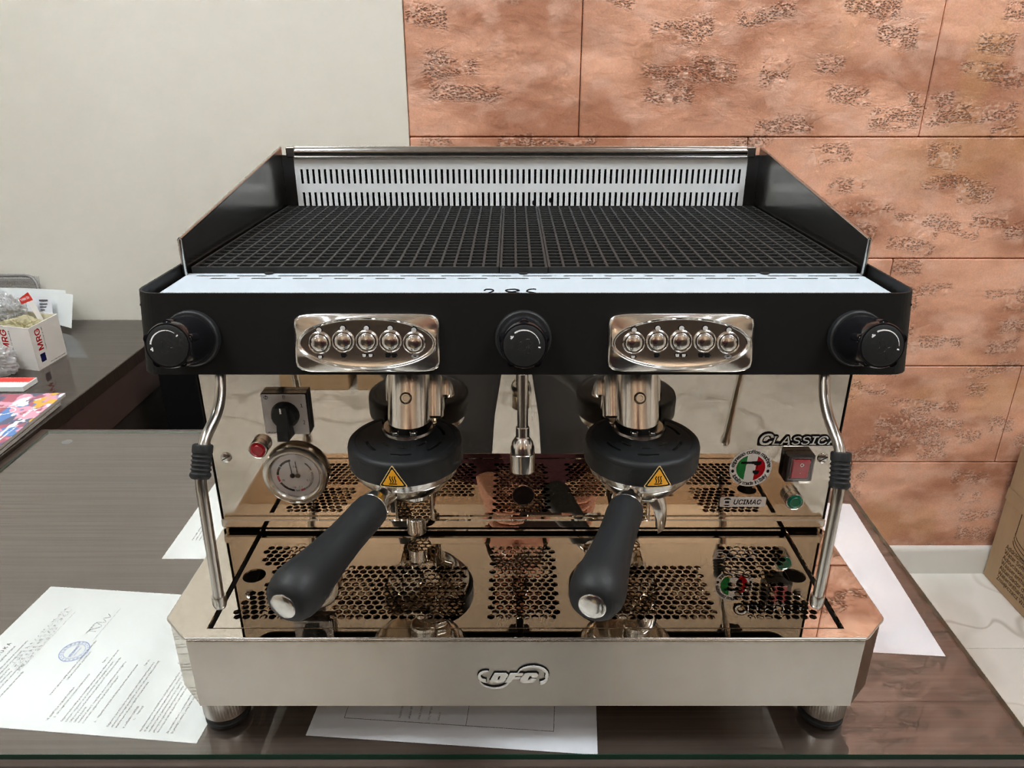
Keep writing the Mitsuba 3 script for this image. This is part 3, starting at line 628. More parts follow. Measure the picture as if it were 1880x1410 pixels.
# feet
for (x, y) in ((-0.284, 0.5345), (0.284, 0.5345), (-0.284, 1.02), (0.284, 1.02)):
    f = pm('foot', tr(lathe([(0, 0.0105), (0.0205, 0.0105), (0.0212, 0.0115), (0.0212, 0.0425), (0, 0.0425)], 48), x, y, 0), 'foot_steel', smooth=30)
    pm('rubber_pad', tr(lathe([(0, 0.0003), (0.0185, 0.0003), (0.0205, 0.0016), (0.0205, 0.0045), (0.0190, 0.0058), (0.0205, 0.0072), (0.0205, 0.0100), (0, 0.0100)], 48), x, y, 0), 'black_rubber', f, label='black rubber foot pad')

# drip tray: perforated plate over a steel well
PITCHX = 0.00785; HR = 0.00372
def hexes():
    out = []
    zones = [('d', -0.0325, 0.0325, 0.5305, 17), ('c', -0.1740, -0.0540, 0.5305, 12), ('e', 0.0540, 0.1740, 0.5305, 12)]
    dy = PITCHX * 0.82
    for _, xa, xb, ya, nr in zones:
        n = int(round((xb - xa) / PITCHX))
        for r_ in range(nr):
            for c_ in range(n):
                x = xa + (c_ + 0.5 + 0.5 * (r_ % 2)) * PITCHX - 0.25 * PITCHX; out.append((x, ya + r_ * dy))
    for s in (-1, 1):
        for r_ in range(17):
            if r_ == 8: continue
            y = 0.5305 + r_ * dy
            if r_ < 8:   # front patch leans outwards towards the viewer
                xa = 0.196 - 0.0014 * r_ + 0.006; n = 8 if r_ < 6 else 7
            else:
                xa = 0.1925 + 0.0012 * (r_ - 8); n = 8
            for c_ in range(n):
                x = xa + (c_ + 0.5 * (r_ % 2)) * PITCHX
                if math.hypot(x - 0.2605, y - 0.5890) < 0.0185 or x > 0.2685: continue
                out.append((s * x, y))
    return out
holes = []
for (x, y) in hexes():
    a = np.radians(np.arange(6) * 60 + 30)
    holes.append(Polygon([(x + HR * math.cos(t), y + HR * 0.95 * math.sin(t)) for t in a]))
plate = sbox(-0.2735, 0.5165, 0.2735, 0.6640)
for h in holes: pass
hole_u = unary_union(holes + [disc(0.0108, -0.2605, 0.589), disc(0.0108, 0.2605, 0.589), disc(0.0125, -0.107, 0.6385), disc(0.0125, 0.107, 0.6385)])
trayp = plate.difference(hole_u)
trayk = pm('drip_tray', tr(ext(trayp, 0.0016), 0, 0, ZT - 0.0022), 'mirror_steel', smooth=False, label='mirror polished drip tray plate with hexagonal holes')
pm('front_rail', cham(-0.2780, 0.2780, 0.5118, 0.5160, ZT - 0.012, ZT - 0.0006, 0.0010), 'mirror_steel', trayk)
pm('rear_rail', cham(-0.2735, 0.2735, 0.6640, 0.6690, ZT - 0.010, ZT + 0.0006, 0.0012), 'mirror_steel', trayk)
pm('well', tr(cat([cham(-0.2795, 0.2795, 0.5135, 0.6665, 0.074, 0.076, 0.0005)]), 0, 0, 0), 'mirror_steel', trayk, label='steel bottom of the tray well')
for sx in (-1, 1): pm('well_side', cham(sx * 0.28 - 0.0003, sx * 0.28 + 0.0003, 0.513, 0.667, 0.0765, 0.116, 0.0002), 'dark_inside', trayk)

# body: mirror backsplash box with a ledge at its foot
YBD = 0.6685
pm('body', cham(-0.3170, 0.3170, YBD, 1.049, ZT + 0.0005, 0.384, 0.0012), 'mirror_steel', smooth=False, label='mirror polished steel backsplash and body')
for sx in (-1, 1): pm('side_seam', cham(sx * 0.3176 - 0.0006, sx * 0.3176 + 0.0006, YBD - 0.0010, YBD + 0.0025, 0.122, 0.33, 0.0003), 'dark_inside', smooth=False)
pm('ledge', cham(-0.3165, 0.3165, 0.6610, 0.6682, 0.1250, 0.1352, 0.0014), 'mirror_steel', smooth=30, label='polished ledge below the backsplash')
pm('ledge_gap', cham(-0.3130, 0.3130, 0.6680, 0.6681, 0.1206, 0.1248, 0.0003), 'black_void', smooth=False)
dh = pm('drain_plug', xf(lathe([(0, 0), (0.0112, 0), (0.0112, 0.0004), (0, 0.0004)], 40), frame((0.0, YBD - 0.0001, 0.1605), (1, 0, 0), (0, 0, 1), (0, -1, 0))), 'black_gloss', label='round black plugged hole')
pm('rim', xf(lathe([(0.0112, 0), (0.0119, 0), (0.0119, 0.0006), (0.0112, 0.0006), (0.0112, 0)], 40), frame((0.0, YBD - 0.0001, 0.1605), (1, 0, 0), (0, 0, 1), (0, -1, 0))), 'chrome', dh)

# control panel: leaning matte black front with rounded corners and short returns
PH, PT = 0.0675, 0.0148
ZP0, YP0 = 0.3290, 0.5907
def lean(m):
    m = m.copy(); v = m.vertices.copy(); v[:, 1] += (ZP0 + PH - v[:, 2]) * (-PT / PH); m.vertices = v; return m
W2, YPT, YSB, RC = 0.3300, 0.6055, 0.7350, 0.018
pl = [(-W2, YSB)] + [(-W2 + RC + RC * math.cos(math.radians(a)), YPT + RC + RC * math.sin(math.radians(a))) for a in range(180, 271, 10)]
pl += [(W2 - RC + RC * math.cos(math.radians(a)), YPT + RC + RC * math.sin(math.radians(a))) for a in range(270, 361, 10)] + [(W2, YSB)]
shell = LineString(pl).buffer(0.0011, cap_style=2)
shell = Polygon(shell.exterior) if not shell.interiors else shell
cp = pm('control_panel', lean(tr(ext(shell, PH), 0, 0, ZP0)), 'black_satin', smooth=35, label='matte black control panel with rounded ends')
pm('underside', lean(tr(ext(Polygon([(-0.326, 0.672), (-0.326, 0.624), (-0.31, 0.6082), (0.31, 0.6082), (0.326, 0.624), (0.326, 0.672)]), 0.003), 0, 0, ZP0 + 0.004)), 'black_satin', cp)
NP = np.array([0, -0.97680, 0.21417]); VP = np.array([0, 0.21417, 0.97680])
def on_panel(x, z):      # frame on the panel face: u right, v up the panel, w out of it
    y = YPT - 0.0011 + (ZP0 + PH - z) * (-PT / PH)
    return frame((x, y, z), (1, 0, 0), VP, NP)

# top deck, films, grids, splash guard
ZD = 0.3860
pm('top_deck', cat([cham(-0.3280, 0.3280, 0.6085, 0.7040, ZD - 0.0018, ZD, 0.0004), cham(-0.3225, 0.3225, 0.7035, 1.048, 0.3625, 0.3845, 0.0004)]), 'black_void', smooth=False, label='dark deck under the cup grids')
fs = sbox(-0.3240, 0.6095, 0.3240, 0.7055)
dash = []
for i in range(18):
    x = -0.3120 + 0.0390 * i
    dash.append(LineString([(x, 0.6965), (x + 0.0250, 0.6965)]).buffer(0.0017))
    if i < 17: dash.append(LineString([(x + 0.0165, 0.6870), (x + 0.0415, 0.6870)]).buffer(0.0017))
fs = fs.difference(unary_union(dash))
ff_ = pm('deck_film', tr(ext(fs, 0.0006), 0, 0, ZD + 0.0004), 'film_blue', smooth=False, label='pale blue protective film with dashed slots')
hand = [[(0, .016), (.004, .020), (.008, .017), (.006, .011), (.001, .003), (.009, .001)],
        [(.030, .017), (.024, .020), (.019, .016), (.024, .011), (.031, .007), (.027, .001), (.020, .003), (.023, .010), (.031, .016), (.027, .020)],
        [(.046, .020), (.040, .019), (.038, .013), (.044, .009), (.047, .004), (.043, .001), (.038, .003)]]
hm = [tube(smooth_path([(x, y, 0) for x, y in s], 8), 0.0007, 5) for s in hand]
pm('handwriting', tr(cat(hm), -0.0365, 0.6290, ZD + 0.0012), 'ink', ff_, smooth=True, label='handwritten black 286')
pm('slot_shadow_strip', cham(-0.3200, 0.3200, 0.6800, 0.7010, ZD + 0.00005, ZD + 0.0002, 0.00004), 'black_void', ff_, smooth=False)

def grid(xa, xb, ya, yb, nx, ny, zt, h=0.0065):
    b, bc = 0.0024, 0.0017
    o = sbox(xa, ya, xb, yb); cells = []
    px, py = (xb - xa - b) / nx, (yb - ya - b) / ny
    long_ = [sbox(xa + px * i, ya, xa + px * i + b, yb) for i in range(nx + 1)]
    m = [tr(ext(unary_union(long_ + [sbox(xa, ya, xb, ya + b), sbox(xa, yb - b, xb, yb)]), h), 0, 0, zt - h)]
    for j in range(1, ny):
        y = ya + py * j + (b - bc) / 2
        m.append(cham(xa + b * 0.5, xb - b * 0.5, y, y + bc, zt - h, zt - 0.0002, 0.0003))
    return cat(m)
pm('cup_grid', grid(-0.3215, -0.0245, 0.7065, 1.0455, 21, 24, 0.3930), 'black_grid', smooth=False, label='wide black cup warmer grid on the left')
pm('cup_grid', grid(-0.0238, 0.0226, 0.7050, 1.0455, 3, 24, 0.3930), 'black_grid', smooth=False, label='narrow black cup warmer grid in the middle')
pm('cup_grid', grid(0.0233, 0.3215, 0.7065, 1.0455, 21, 24, 0.3930), 'black_grid', smooth=False, label='wide black cup warmer grid on the right')
for x in (-0.246, -0.001, 0.232):
    pm('grid_tab', tr(lathe([(0, 0), (0.0042, 0), (0.0042, 0.0012), (0, 0.0012)], 20), x, 0.7040, ZD + 0.0012), 'black_grid')

sg = lambda sx: ext_yz(Polygon([(0.700, 0.372), (0.700, 0.4215), (1.052, 0.4690), (1.055, 0.4690), (1.055, 0.372)]), sx * 0.3250 - 0.0007, 0.0014)
gd = pm('splash_guard', cham(-0.3243, 0.3243, 1.0500, 1.0514, 0.372, 0.4600, 0.0003), 'guard_steel', smooth=False, label='polished steel splash guard round the top')
for sx in (-1, 1): pm('side_sheet', sg(sx), 'guard_steel', gd, smooth=False)
for sx in (-1, 1):
    pm('folded_edge', cat([tube([(sx * 0.3250, 0.700, 0.4215), (sx * 0.3250, 1.053, 0.4692)], 0.0017, 8), tube([(sx * 0.3250, 0.7000, 0.385), (sx * 0.3250, 0.7000, 0.4215)], 0.0022, 8)]), 'worn_chrome', gd, smooth=True)
rail = cyl((-0.305, 1.0490, 0.4640), (0.305, 1.0490, 0.4640), 0.0062, 24)
rk = pm('rear_rail', rail, 'guard_steel', gd, label='polished rolled top rail')
pm('rail_edge', cat([cyl((-0.312, 1.0440, 0.4583), (0.312, 1.0440, 0.4583), 0.0010, 8), cyl((-0.312, 1.0505, 0.4704), (0.312, 1.0505, 0.4704), 0.0010, 8)]), 'chrome', rk)
for sx in (-1, 1):
    pm('rail_clip', cham(sx * 0.3095 - 0.0060, sx * 0.3095 + 0.0060, 1.0425, 1.0555, 0.4572, 0.4712, 0.0015), 'worn_chrome', rk)
slots = []
for i in range(76):
    x = -0.2985 + 0.00796 * i
    slots += [LineString([(x, 0.4225), (x, 0.4415)]).buffer(0.0016, cap_style=2), LineString([(x, 0.3915), (x, 0.4108)]).buffer(0.0016, cap_style=2)]
rf = sbox(-0.3075, 0.3895, 0.3075, 0.4578).difference(unary_union(slots))
fk = pm('rear_film', ext_xz(rf, 1.0492, 0.0008), 'film_rear', gd, smooth=False, label='white protective film with two rows of slots')
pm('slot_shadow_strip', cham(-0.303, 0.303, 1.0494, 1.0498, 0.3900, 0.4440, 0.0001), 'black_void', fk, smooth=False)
pm('ink_blot', cat([tr(ext_xz(affinity.scale(disc(0.0022), 0.8, 1.6), 1.0484, 0.0001), x, 0, z) for x, z in ((0.0180, 0.3965), (-0.0045, 0.3950), (0.0410, 0.4000))]), 'ink', fk, smooth=False)

# knobs
def knob(x, arc_rot, icon):
    F = on_panel(x, 0.3598)
    k = pm('tap_knob', xf(lathe([(0, 0.0072), (0.0205, 0.0072), (0.0205, 0.010), (0.0192, 0.028), (0.0190, 0.040), (0.0188, 0.0455), (0.0176, 0.0478), (0, 0.0478)], 64), F), 'black_gloss', label='glossy black tap knob with white dial arc')
    pm('collar', xf(lathe([(0.0206, 0), (0.0236, 0), (0.0240, 0.002), (0.0234, 0.0058), (0.0222, 0.0070), (0.0206, 0.0071)], 64), F), 'black_soft', k, label='black collar ring')
    lobes = []
    for j in range(5):
        a = math.radians(90 + 72 * j)
        lobes.append(xf(tube([(0.0165 * math.cos(a), 0.0165 * math.sin(a), 0.034), (0.0165 * math.cos(a), 0.0165 * math.sin(a), 0.0462)], 0.0040, 14), F))
    pm('grip', cat(lobes), 'black_gloss', k, smooth=True)
    pm('dial', xf(lathe([(0, 0.0479), (0.0165, 0.0479), (0.0163, 0.0486), (0.0140, 0.0494), (0.008, 0.0500), (0, 0.0502)], 56), F), 'black_soft', k)
    n = 36; a = np.radians(np.linspace(0, -118, n)) ; w = np.linspace(0.0017, 0.0007, n); r_ = 0.0116
    A_ = [(math.cos(t) * (r_ + ww), math.sin(t) * (r_ + ww)) for t, ww in zip(a, w)] + [(math.cos(t) * (r_ - ww), math.sin(t) * (r_ - ww)) for t, ww in list(zip(a, w))[::-1]]
    pr = [rot(tr(ext(Polygon(A_), 0.0003), 0, 0, 0.0493), arc_rot, (0, 0, 1))]
    pl_ = unary_union([sbox(-0.0016, -0.00055, 0.0016, 0.00055), sbox(-0.00055, -0.0016, 0.00055, 0.0016)])
    b0, b1 = math.radians(arc_rot + 19), math.radians(arc_rot - 131)
    pr.append(tr(rot(ext(pl_, 0.0003), arc_rot + 10, (0, 0, 1)), r_ * math.cos(b0), r_ * math.sin(b0), 0.0494))
    pr.append(tr(rot(ext(sbox(-0.0012, -0.0005, 0.0012, 0.0005), 0.0003), arc_rot - 131, (0, 0, 1)), r_ * math.cos(b1), r_ * math.sin(b1), 0.0494))
    pm('dial_print', xf(cat(pr), F), 'white_print', k, smooth=False, label='white plus to minus arc')
    if icon == 'jug': g = [[(-.004, .004), (-.001, .005), (.001, -.000), (.005, -.001)], [(-.004, .004), (-.003, -.001), (-.005, -.003)], [(-.005, -.004), (-.001, -.006), (.002, -.003), (.003, .0)]]
    else: g = [[(-.0055, .001), (-.0015, .003), (-.002, -.001), (-.0045, -.003)], [(.000, .003), (.004, .005), (.0042, .001), (.001, .0)], [(.000, -.003), (.004, -.0015), (.0036, -.0055), (.0005, -.006), (.0, -.003)]]
    pm('embossed_icon', xf(tr(cat([tube(smooth_path([(x_, y_, 0) for x_, y_ in s], 4), 0.00028, 5) for s in g]), 0, 0, 0.0500), F), 'black_gloss', k, smooth=True)
    return k
knob(-0.2818, 174, 'jug'); knob(-0.0022, 126, 'drops'); knob(0.2787, 118, 'jug')

# chrome button plates
def ellipse(rx, ry): return affinity.scale(disc(1, q=20), rx, ry)
def loft(rings):
    """Surface through closed rings of equal length, capped at the end."""
    n = len(rings[0]); V = np.vstack([np.array(r_) for r_ in rings]); F = []
    for i in range(len(rings) - 1):
        for j in range(n):
            a, b = i * n + j, i * n + (j + 1) % n; F += [(a, b, b + n), (a, b + n, a + n)]
    V = np.vstack([V, np.array(rings[-1]).mean(0)[None]]); c = len(V) - 1; o = (len(rings) - 1) * n
    F += [(o + j, o + (j + 1) % n, c) for j in range(n)]
    return trimesh.Trimesh(V, F, process=False)
def superell(rx, ry, p, z, n=96):
    out = []
    for t in np.arange(n) * 2 * np.pi / n:
        c, s = math.cos(t), math.sin(t); f = (abs(c / rx) ** p + abs(s / ry) ** p) ** (-1 / p); out.append((f * c, f * s, z))
    return out
def button_plate(x, side):
    F = on_panel(x, 0.3560)
    pw, ph = 0.0615, 0.0252
    body_ = loft([superell(pw, ph, 9, 0), superell(pw, ph, 9, 0.0030), superell(pw - 0.0008, ph - 0.0008, 9, 0.0044), superell(pw - 0.0024, ph - 0.0024, 8, 0.0050), superell(0.0592, 0.0228, 2, 0.0064), superell(0.0584, 0.0221, 2, 0.0067), superell(0.0576, 0.0215, 2, 0.0064), superell(0.0566, 0.0206, 2, 0.0050), superell(0.0550, 0.0196, 2, 0.0040), superell(0.0300, 0.0100, 2, 0.0036)])
    b = pm('button_plate', xf(body_, F), 'chrome', smooth=40, label=f'chrome plate with five buttons, {side}')
    hump = []
    for i in range(5):
        bx_ = -0.0398 + 0.0199 * i; by_ = 0.0004 + (0.0014 if 0 < i < 4 else 0)
        pm('button_surround', xf(tr(lathe([(0.0098, 0.0034), (0.0096, 0.0052), (0.0088, 0.0058), (0.0080, 0.0052), (0.0078, 0.0034)], 40), bx_, by_), F), 'chrome', b)
        pm('button', xf(tr(lathe([(0, 0.0036), (0.0074, 0.0036), (0.0074, 0.0056), (0.0068, 0.0066), (0.0045, 0.0074), (0.002, 0.0078), (0, 0.0079)], 40), bx_, by_), F), 'chrome', b, smooth=40)
        ly_ = by_ + 0.0108
        pm('indicator', xf(tr(lathe([(0, 0.0040), (0.0022, 0.0040), (0.0022, 0.0050), (0, 0.0052)], 24), bx_, ly_), F), 'led_grey', b, label='small grey indicator light')
        pm('indicator_ring', xf(tr(lathe([(0.00225, 0.0036), (0.0027, 0.0036), (0.0027, 0.0049), (0.00225, 0.0049)], 24), bx_, ly_), F), 'ink', b)
        cup = Polygon([(-0.0020, 0.0013), (0.0014, 0.0013), (0.0010, -0.0012), (-0.0015, -0.0012)])
        hd = Point(0.0018, 0.0002).buffer(0.0009).difference(Point(0.0018, 0.0002).buffer(0.0005))
        iy = by_ - 0.0122
        if i < 4:
            xs = [0.0] if i < 2 else [-0.0024, 0.0030]
            fill = [tr(ext(cup, 0.0003), bx_ + q, iy) for q in xs]; out = [tr(ext(unary_union([cup.buffer(0.0005), hd]), 0.0003), bx_ + q, iy) for q in xs]
            pm('cup_icon', xf(tr(cat(out), 0, 0, 0.0041), F), 'ink', b, smooth=False)
            pm('cup_icon_fill', xf(tr(cat(fill), 0, 0, 0.00445), F), 'led_grey' if i % 2 == 0 else 'ink', b, smooth=False)
        else:
            el = ellipse(0.0036, 0.0025)
            pm('star_icon_disc', xf(tr(ext(el, 0.0003), bx_ + 0.0004, iy + 0.0008, 0.0041), F), 'led_grey', b, smooth=False)
            sp = [el.difference(ellipse(0.0032, 0.0021))] + [LineString([(-0.0029 * math.cos(t), -0.0019 * math.sin(t)), (0.0029 * math.cos(t), 0.0019 * math.sin(t))]).buffer(0.00017) for t in np.radians((0, 45, 90, 135))]
            pm('star_icon', xf(tr(ext(unary_union(sp), 0.0002), bx_ + 0.0004, iy + 0.0008, 0.00445), F), 'ink', b, smooth=False)
button_plate(-0.1340, 'between the left and middle knobs'); button_plate(0.1305, 'between the middle and right knobs')

# group heads, their black covers and what hangs below
YG = 0.614
def bend(m, r):        # wrap a flat print (u, v, w) round a vertical cylinder of radius r facing the viewer
    v, f = trimesh.remesh.subdivide_to_size(m.vertices, m.faces, 0.0025); a = v[:, 0] / r
    return trimesh.Trimesh(np.c_[(r + v[:, 2]) * np.sin(a), -(r + v[:, 2]) * np.cos(a), v[:, 1]], f, process=False)
def tri(r, y0): return Polygon([(r * math.cos(math.radians(a)), y0 + r * math.sin(math.radians(a))) for a in (90, 210, 330)])
def group_head(xg, side, tri_dx):
    TL = -26.0; ax = (0, YG + 0.033, 0.2585)
    lean_ = lambda m: tr(rot(m, TL, (1, 0, 0), ax), xg, 0, 0)
    g = pm('group_head', lean_(tr(lathe([(0, -0.012), (0.0207, -0.012), (0.0207, 0.075), (0, 0.075)], 64), 0, YG + 0.033, 0.2585)), 'chrome', label=f'chrome {side} group head')
    inn = -1 if xg > 0 else 1
    lob = [cyl((inn * 0.0225, YG + 0.042, 0.2600), (inn * 0.0225, YG + 0.042, 0.3300), 0.0095, 32, 0.002), cyl((inn * 0.0345, YG + 0.045, 0.2800), (inn * 0.0345, YG + 0.045, 0.3300), 0.0075, 32, 0.003),
           cyl((-inn * 0.0165, YG + 0.042, 0.2750), (-inn * 0.0190, YG + 0.042, 0.3300), 0.0075, 32, 0.002)]
    for lb in lob: pm('casting', lean_(lb), 'chrome', g)
    pm('flange', tr(lathe([(0, 0), (0.0245, 0), (0.0250, 0.0014), (0.0242, 0.0036), (0.0225, 0.0048), (0, 0.0048)], 56), xg, YG + 0.0200, 0.2545), 'guard_steel', g)
    for sx in (-1, 1): pm('flange_bolt', cyl((xg + sx * 0.0085, YG - 0.0035, 0.2602), (xg + sx * 0.0085, YG - 0.0035, 0.2640), 0.0034, 20), 'chrome', g)
    BF = frame((-0.0006, YG + 0.033 - 0.0212, 0.2585 + 0.0199), (1, 0, 0), (0, 0, 1), (0, -1, 0))
    bo = pm('bolt', lean_(xf(lathe([(0, 0), (0.0046, 0), (0.0048, 0.001), (0.0040, 0.0022), (0.0026, 0.0022), (0.0024, 0.0010), (0, 0.0010)], 32), BF)), 'worn_chrome', g, label='hexagon socket bolt')
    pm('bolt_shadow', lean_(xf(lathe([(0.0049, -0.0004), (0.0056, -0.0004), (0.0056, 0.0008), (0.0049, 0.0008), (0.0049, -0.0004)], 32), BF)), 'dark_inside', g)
    # black shell: side wall, rounded shoulder, slotted top, open at the back round the column
    R_, zt, zb = 0.0525, 0.2570, 0.2345
    prof = [(R_ - 0.0035, zb), (R_, zb), (R_ + 0.0002, zt - 0.006), (R_ - 0.0006, zt - 0.0026), (R_ - 0.0028, zt - 0.0006), (R_ - 0.0060, zt), (R_ - 0.0075, zt - 0.0008), (R_ - 0.0075, zt - 0.003), (R_ - 0.0035, zt - 0.006), (R_ - 0.0035, zb)]
    th0 = math.degrees(math.asin(0.030 / R_)); ang = np.radians(np.linspace(90 + th0, 450 - th0, 73)); n = len(prof) - 1
    V, Fc = [], []
    for a in ang: V += [(r_ * math.cos(a), r_ * math.sin(a), z) for r_, z in prof[:-1]]
    for i in range(len(ang) - 1):
        for j in range(n):
            a, b = i * n + j, i * n + (j + 1) % n; Fc += [(a, a + n, b + n), (a, b + n, b)]
    o = (len(ang) - 1) * n
    for j in range(1, n - 1): Fc += [(0, j, j + 1), (o, o + j + 1, o + j)]
    wall_ = trimesh.Trimesh(np.array(V), np.array(Fc), process=False); wall_.fix_normals()
    yb = math.sqrt(R_ ** 2 - 0.030 ** 2)
    topp = disc(R_ - 0.0070, q=32).intersection(sbox(-0.1, -0.1, 0.1, yb))
    topp = topp.difference(disc(0.0245, 0, 0.0185, 24)).difference(Polygon([(-0.0215, 0.006), (0.0215, 0.006), (0.0320, 0.06), (-0.0320, 0.06)]))
    sl = []
    for r_, spans in ((0.0355, ((-162, -133), (-104, -76), (-47, -18), (8, 40))), (0.0225, ((-150, -128), (-98, -82), (-52, -30)))):
        for a0, a1 in spans: sl.append(LineString(arc(0, 0.002, r_, a0, a1, 12)).buffer(0.0015))
    topp = topp.difference(unary_union(sl))
    cv = pm('cover', tr(wall_, xg, YG, 0), 'black_soft', g, smooth=40, label='black plastic heat guard')
    pm('cover', tr(ext(topp, 0.0024), xg, YG, zt - 0.0034), 'black_soft', g, smooth=False, label='slotted top of the black heat guard')
    pm('collar', tr(lathe([(0.0, 0), (0.0470, 0), (0.0480, 0.002), (0.0480, 0.010), (0.030, 0.0175), (0, 0.0175)], 56), xg, YG, 0.2378), 'chrome', g)
    yy = 0.2432
    t1, t2, t3 = tri(0.0126, -0.0012).buffer(0.0012), tri(0.0118, -0.0012).buffer(0.0008), tri(0.0100, -0.0012).buffer(0.0006)
    mk = lambda p, w: tr(bend(tr(ext(p, 0.0002), tri_dx, yy, w), R_ + 0.0001), xg, YG, 0)
    wl = pm('warning_label', mk(t1, 0.0002), 'warning_edge', g, smooth=False, label='yellow triangular hot surface warning label')
    pm('black_border', mk(t2.difference(t3), 0.0005), 'ink', wl, smooth=False)
    pm('yellow_field', mk(t3, 0.0004), 'warning_yellow', wl, smooth=False)
    waves = [LineString([(x + 0.0005 * math.sin(u * 6.3), -0.0037 + 0.0060 * u) for u in np.linspace(0, 1, 12)]).buffer(0.00036) for x in (-0.0021, 0.0, 0.0021)]
    pm('heat_waves', mk(unary_union(waves + [sbox(-0.0034, -0.0055, 0.0034, -0.0047)]), 0.0007), 'ink', wl, smooth=False)
    vb = pm('valve_box', cham(xg - 0.0185, xg + 0.0175, 0.6455, 0.6683, 0.1455, 0.2075, 0.0016), 'mirror_steel', g, label='polished rectangular valve box under the group')
    pm('outlet', cyl((xg, 0.652, 0.1270), (xg, 0.652, 0.1454), 0.0098, 32), 'chrome', vb)
    [pm('edge_rod', cyl((xg + sx * 0.0185, 0.6450, 0.1455), (xg + sx * 0.0185, 0.6450, 0.2070), 0.0012, 10), 'chrome', vb) for sx in (-1, 1)]
XG = (-0.1105, 0.1085)
group_head(XG[0], 'left', -0.0045); group_head(XG[1], 'right', 0.0065)

def portafilter(xg, adeg, slope, label, kind):
    t = thing('portafilter', label, 'portafilter')
    P_ = lambda n, m, mt, parent=t, **k: part(n, tr(m, X0, 0, 0), mt, parent, **k)
    P_('basket', tr(lathe([(0, 0.2085), (0.030, 0.2090), (0.0365, 0.2115), (0.0415, 0.2180), (0.0440, 0.2235), (0.0475, 0.2250), (0.0482, 0.2270), (0.0482, 0.2350), (0.0470, 0.2368), (0, 0.2368)], 64), xg, YG, 0), 'chrome', smooth=30)
    a = math.radians(adeg); s = math.radians(slope)
    d = np.array([-math.sin(a) * math.cos(s), -math.cos(a) * math.cos(s), -math.sin(s)])
    O = np.array([xg, YG, 0.2215])
    neck = lathe([(0, 0.036), (0.0105, 0.036), (0.0098, 0.044), (0.0086, 0.050), (0.0086, 0.056), (0.0110, 0.0585), (0.0130, 0.060), (0.0136, 0.064), (0.0140, 0.068), (0.0132, 0.0695), (0, 0.0695)], 40)
    P_('neck', align(neck, O, d), 'chrome', smooth=30)
    grip = [(0, 0.0688), (0.0138, 0.0688), (0.0150, 0.0705), (0.0155, 0.080), (0.0152, 0.095), (0.0154, 0.115), (0.0168, 0.140), (0.0188, 0.160), (0.0206, 0.174), (0.0210, 0.181), (0.0202, 0.188), (0.0178, 0.1945), (0.0140, 0.1985), (0.0100, 0.1998), (0, 0.1998)]
    h = P_('handle', align(lathe(grip, 64), O, d), 'black_soft', smooth=40, label='black bulb ended handle')
    P_('end_cap', align(lathe([(0, 0.1990), (0.0102, 0.1990), (0.0102, 0.2006), (0.0090, 0.2016), (0.005, 0.2024), (0, 0.2027)], 40), O, d), 'chrome', h, smooth=40, label='polished chrome end cap')
    if kind == 'gutter':
        path = smooth_path([(xg + 0.006, YG - 0.002, 0.2080), (xg + 0.014, YG - 0.006, 0.2000), (xg + 0.021, YG - 0.010, 0.1880), (xg + 0.024, YG - 0.012, 0.1760), (xg + 0.0250, YG - 0.013, 0.1640)], 6)
        V, Fc = [], []; n = 13
        for i, p_ in enumerate(path):
            f = i / (len(path) - 1); w = 0.0135 * (1 - 0.55 * f) + 0.0005
            for rr in (w, w - 0.0015):
                for q in np.linspace(math.radians(-100), math.radians(100), n):
                    V.append(p_ + np.array([rr * math.cos(q) - 0.006, -rr * math.sin(q) * 0.9, 0.004 * math.cos(q)]))
        m = 2 * n
        for i in range(len(path) - 1):
            for q in range(n - 1):
                A_, B_ = i * m + q, i * m + n + q
                Fc += [(A_, A_ + 1, A_ + m + 1), (A_, A_ + m + 1, A_ + m), (B_, B_ + m + 1, B_ + 1), (B_, B_ + m, B_ + m + 1)]
            for q, o in ((0, 0), (n - 1, 0)):
                A_, B_ = i * m + q, i * m + n + q; Fc += [(A_, B_, B_ + m), (A_, B_ + m, A_ + m)]
        for i in (0, len(path) - 1):
            for q in range(n - 1):
                A_, B_ = i * m + q, i * m + n + q; Fc += [(A_, A_ + 1, B_ + 1), (A_, B_ + 1, B_)]
        P_('spout', trimesh.Trimesh(np.array(V), np.array(Fc), process=False), 'chrome', smooth=40, label='curved open chrome pouring spout')
    P_('spout_boss', tr(lathe([(0, 0.196), (0.0125, 0.196), (0.0140, 0.198), (0.0140, 0.209), (0, 0.209)], 40), xg + 0.008, YG - 0.004, 0), 'chrome', smooth=30)
    if kind == 'short':
        P_('spout', cyl((xg + 0.008, YG - 0.004, 0.2030), (xg + 0.030, YG + 0.006, 0.2030), 0.0036, 24, 0.001), 'chrome', label='short chrome pouring spout')
portafilter(XG[0], 18.5, 0.5, 'portafilter with black bulb handle in the group under the left button plate', 'short')
portafilter(XG[1], 18.5, 0.5, 'portafilter with black bulb handle and a curved open spout', 'gutter')

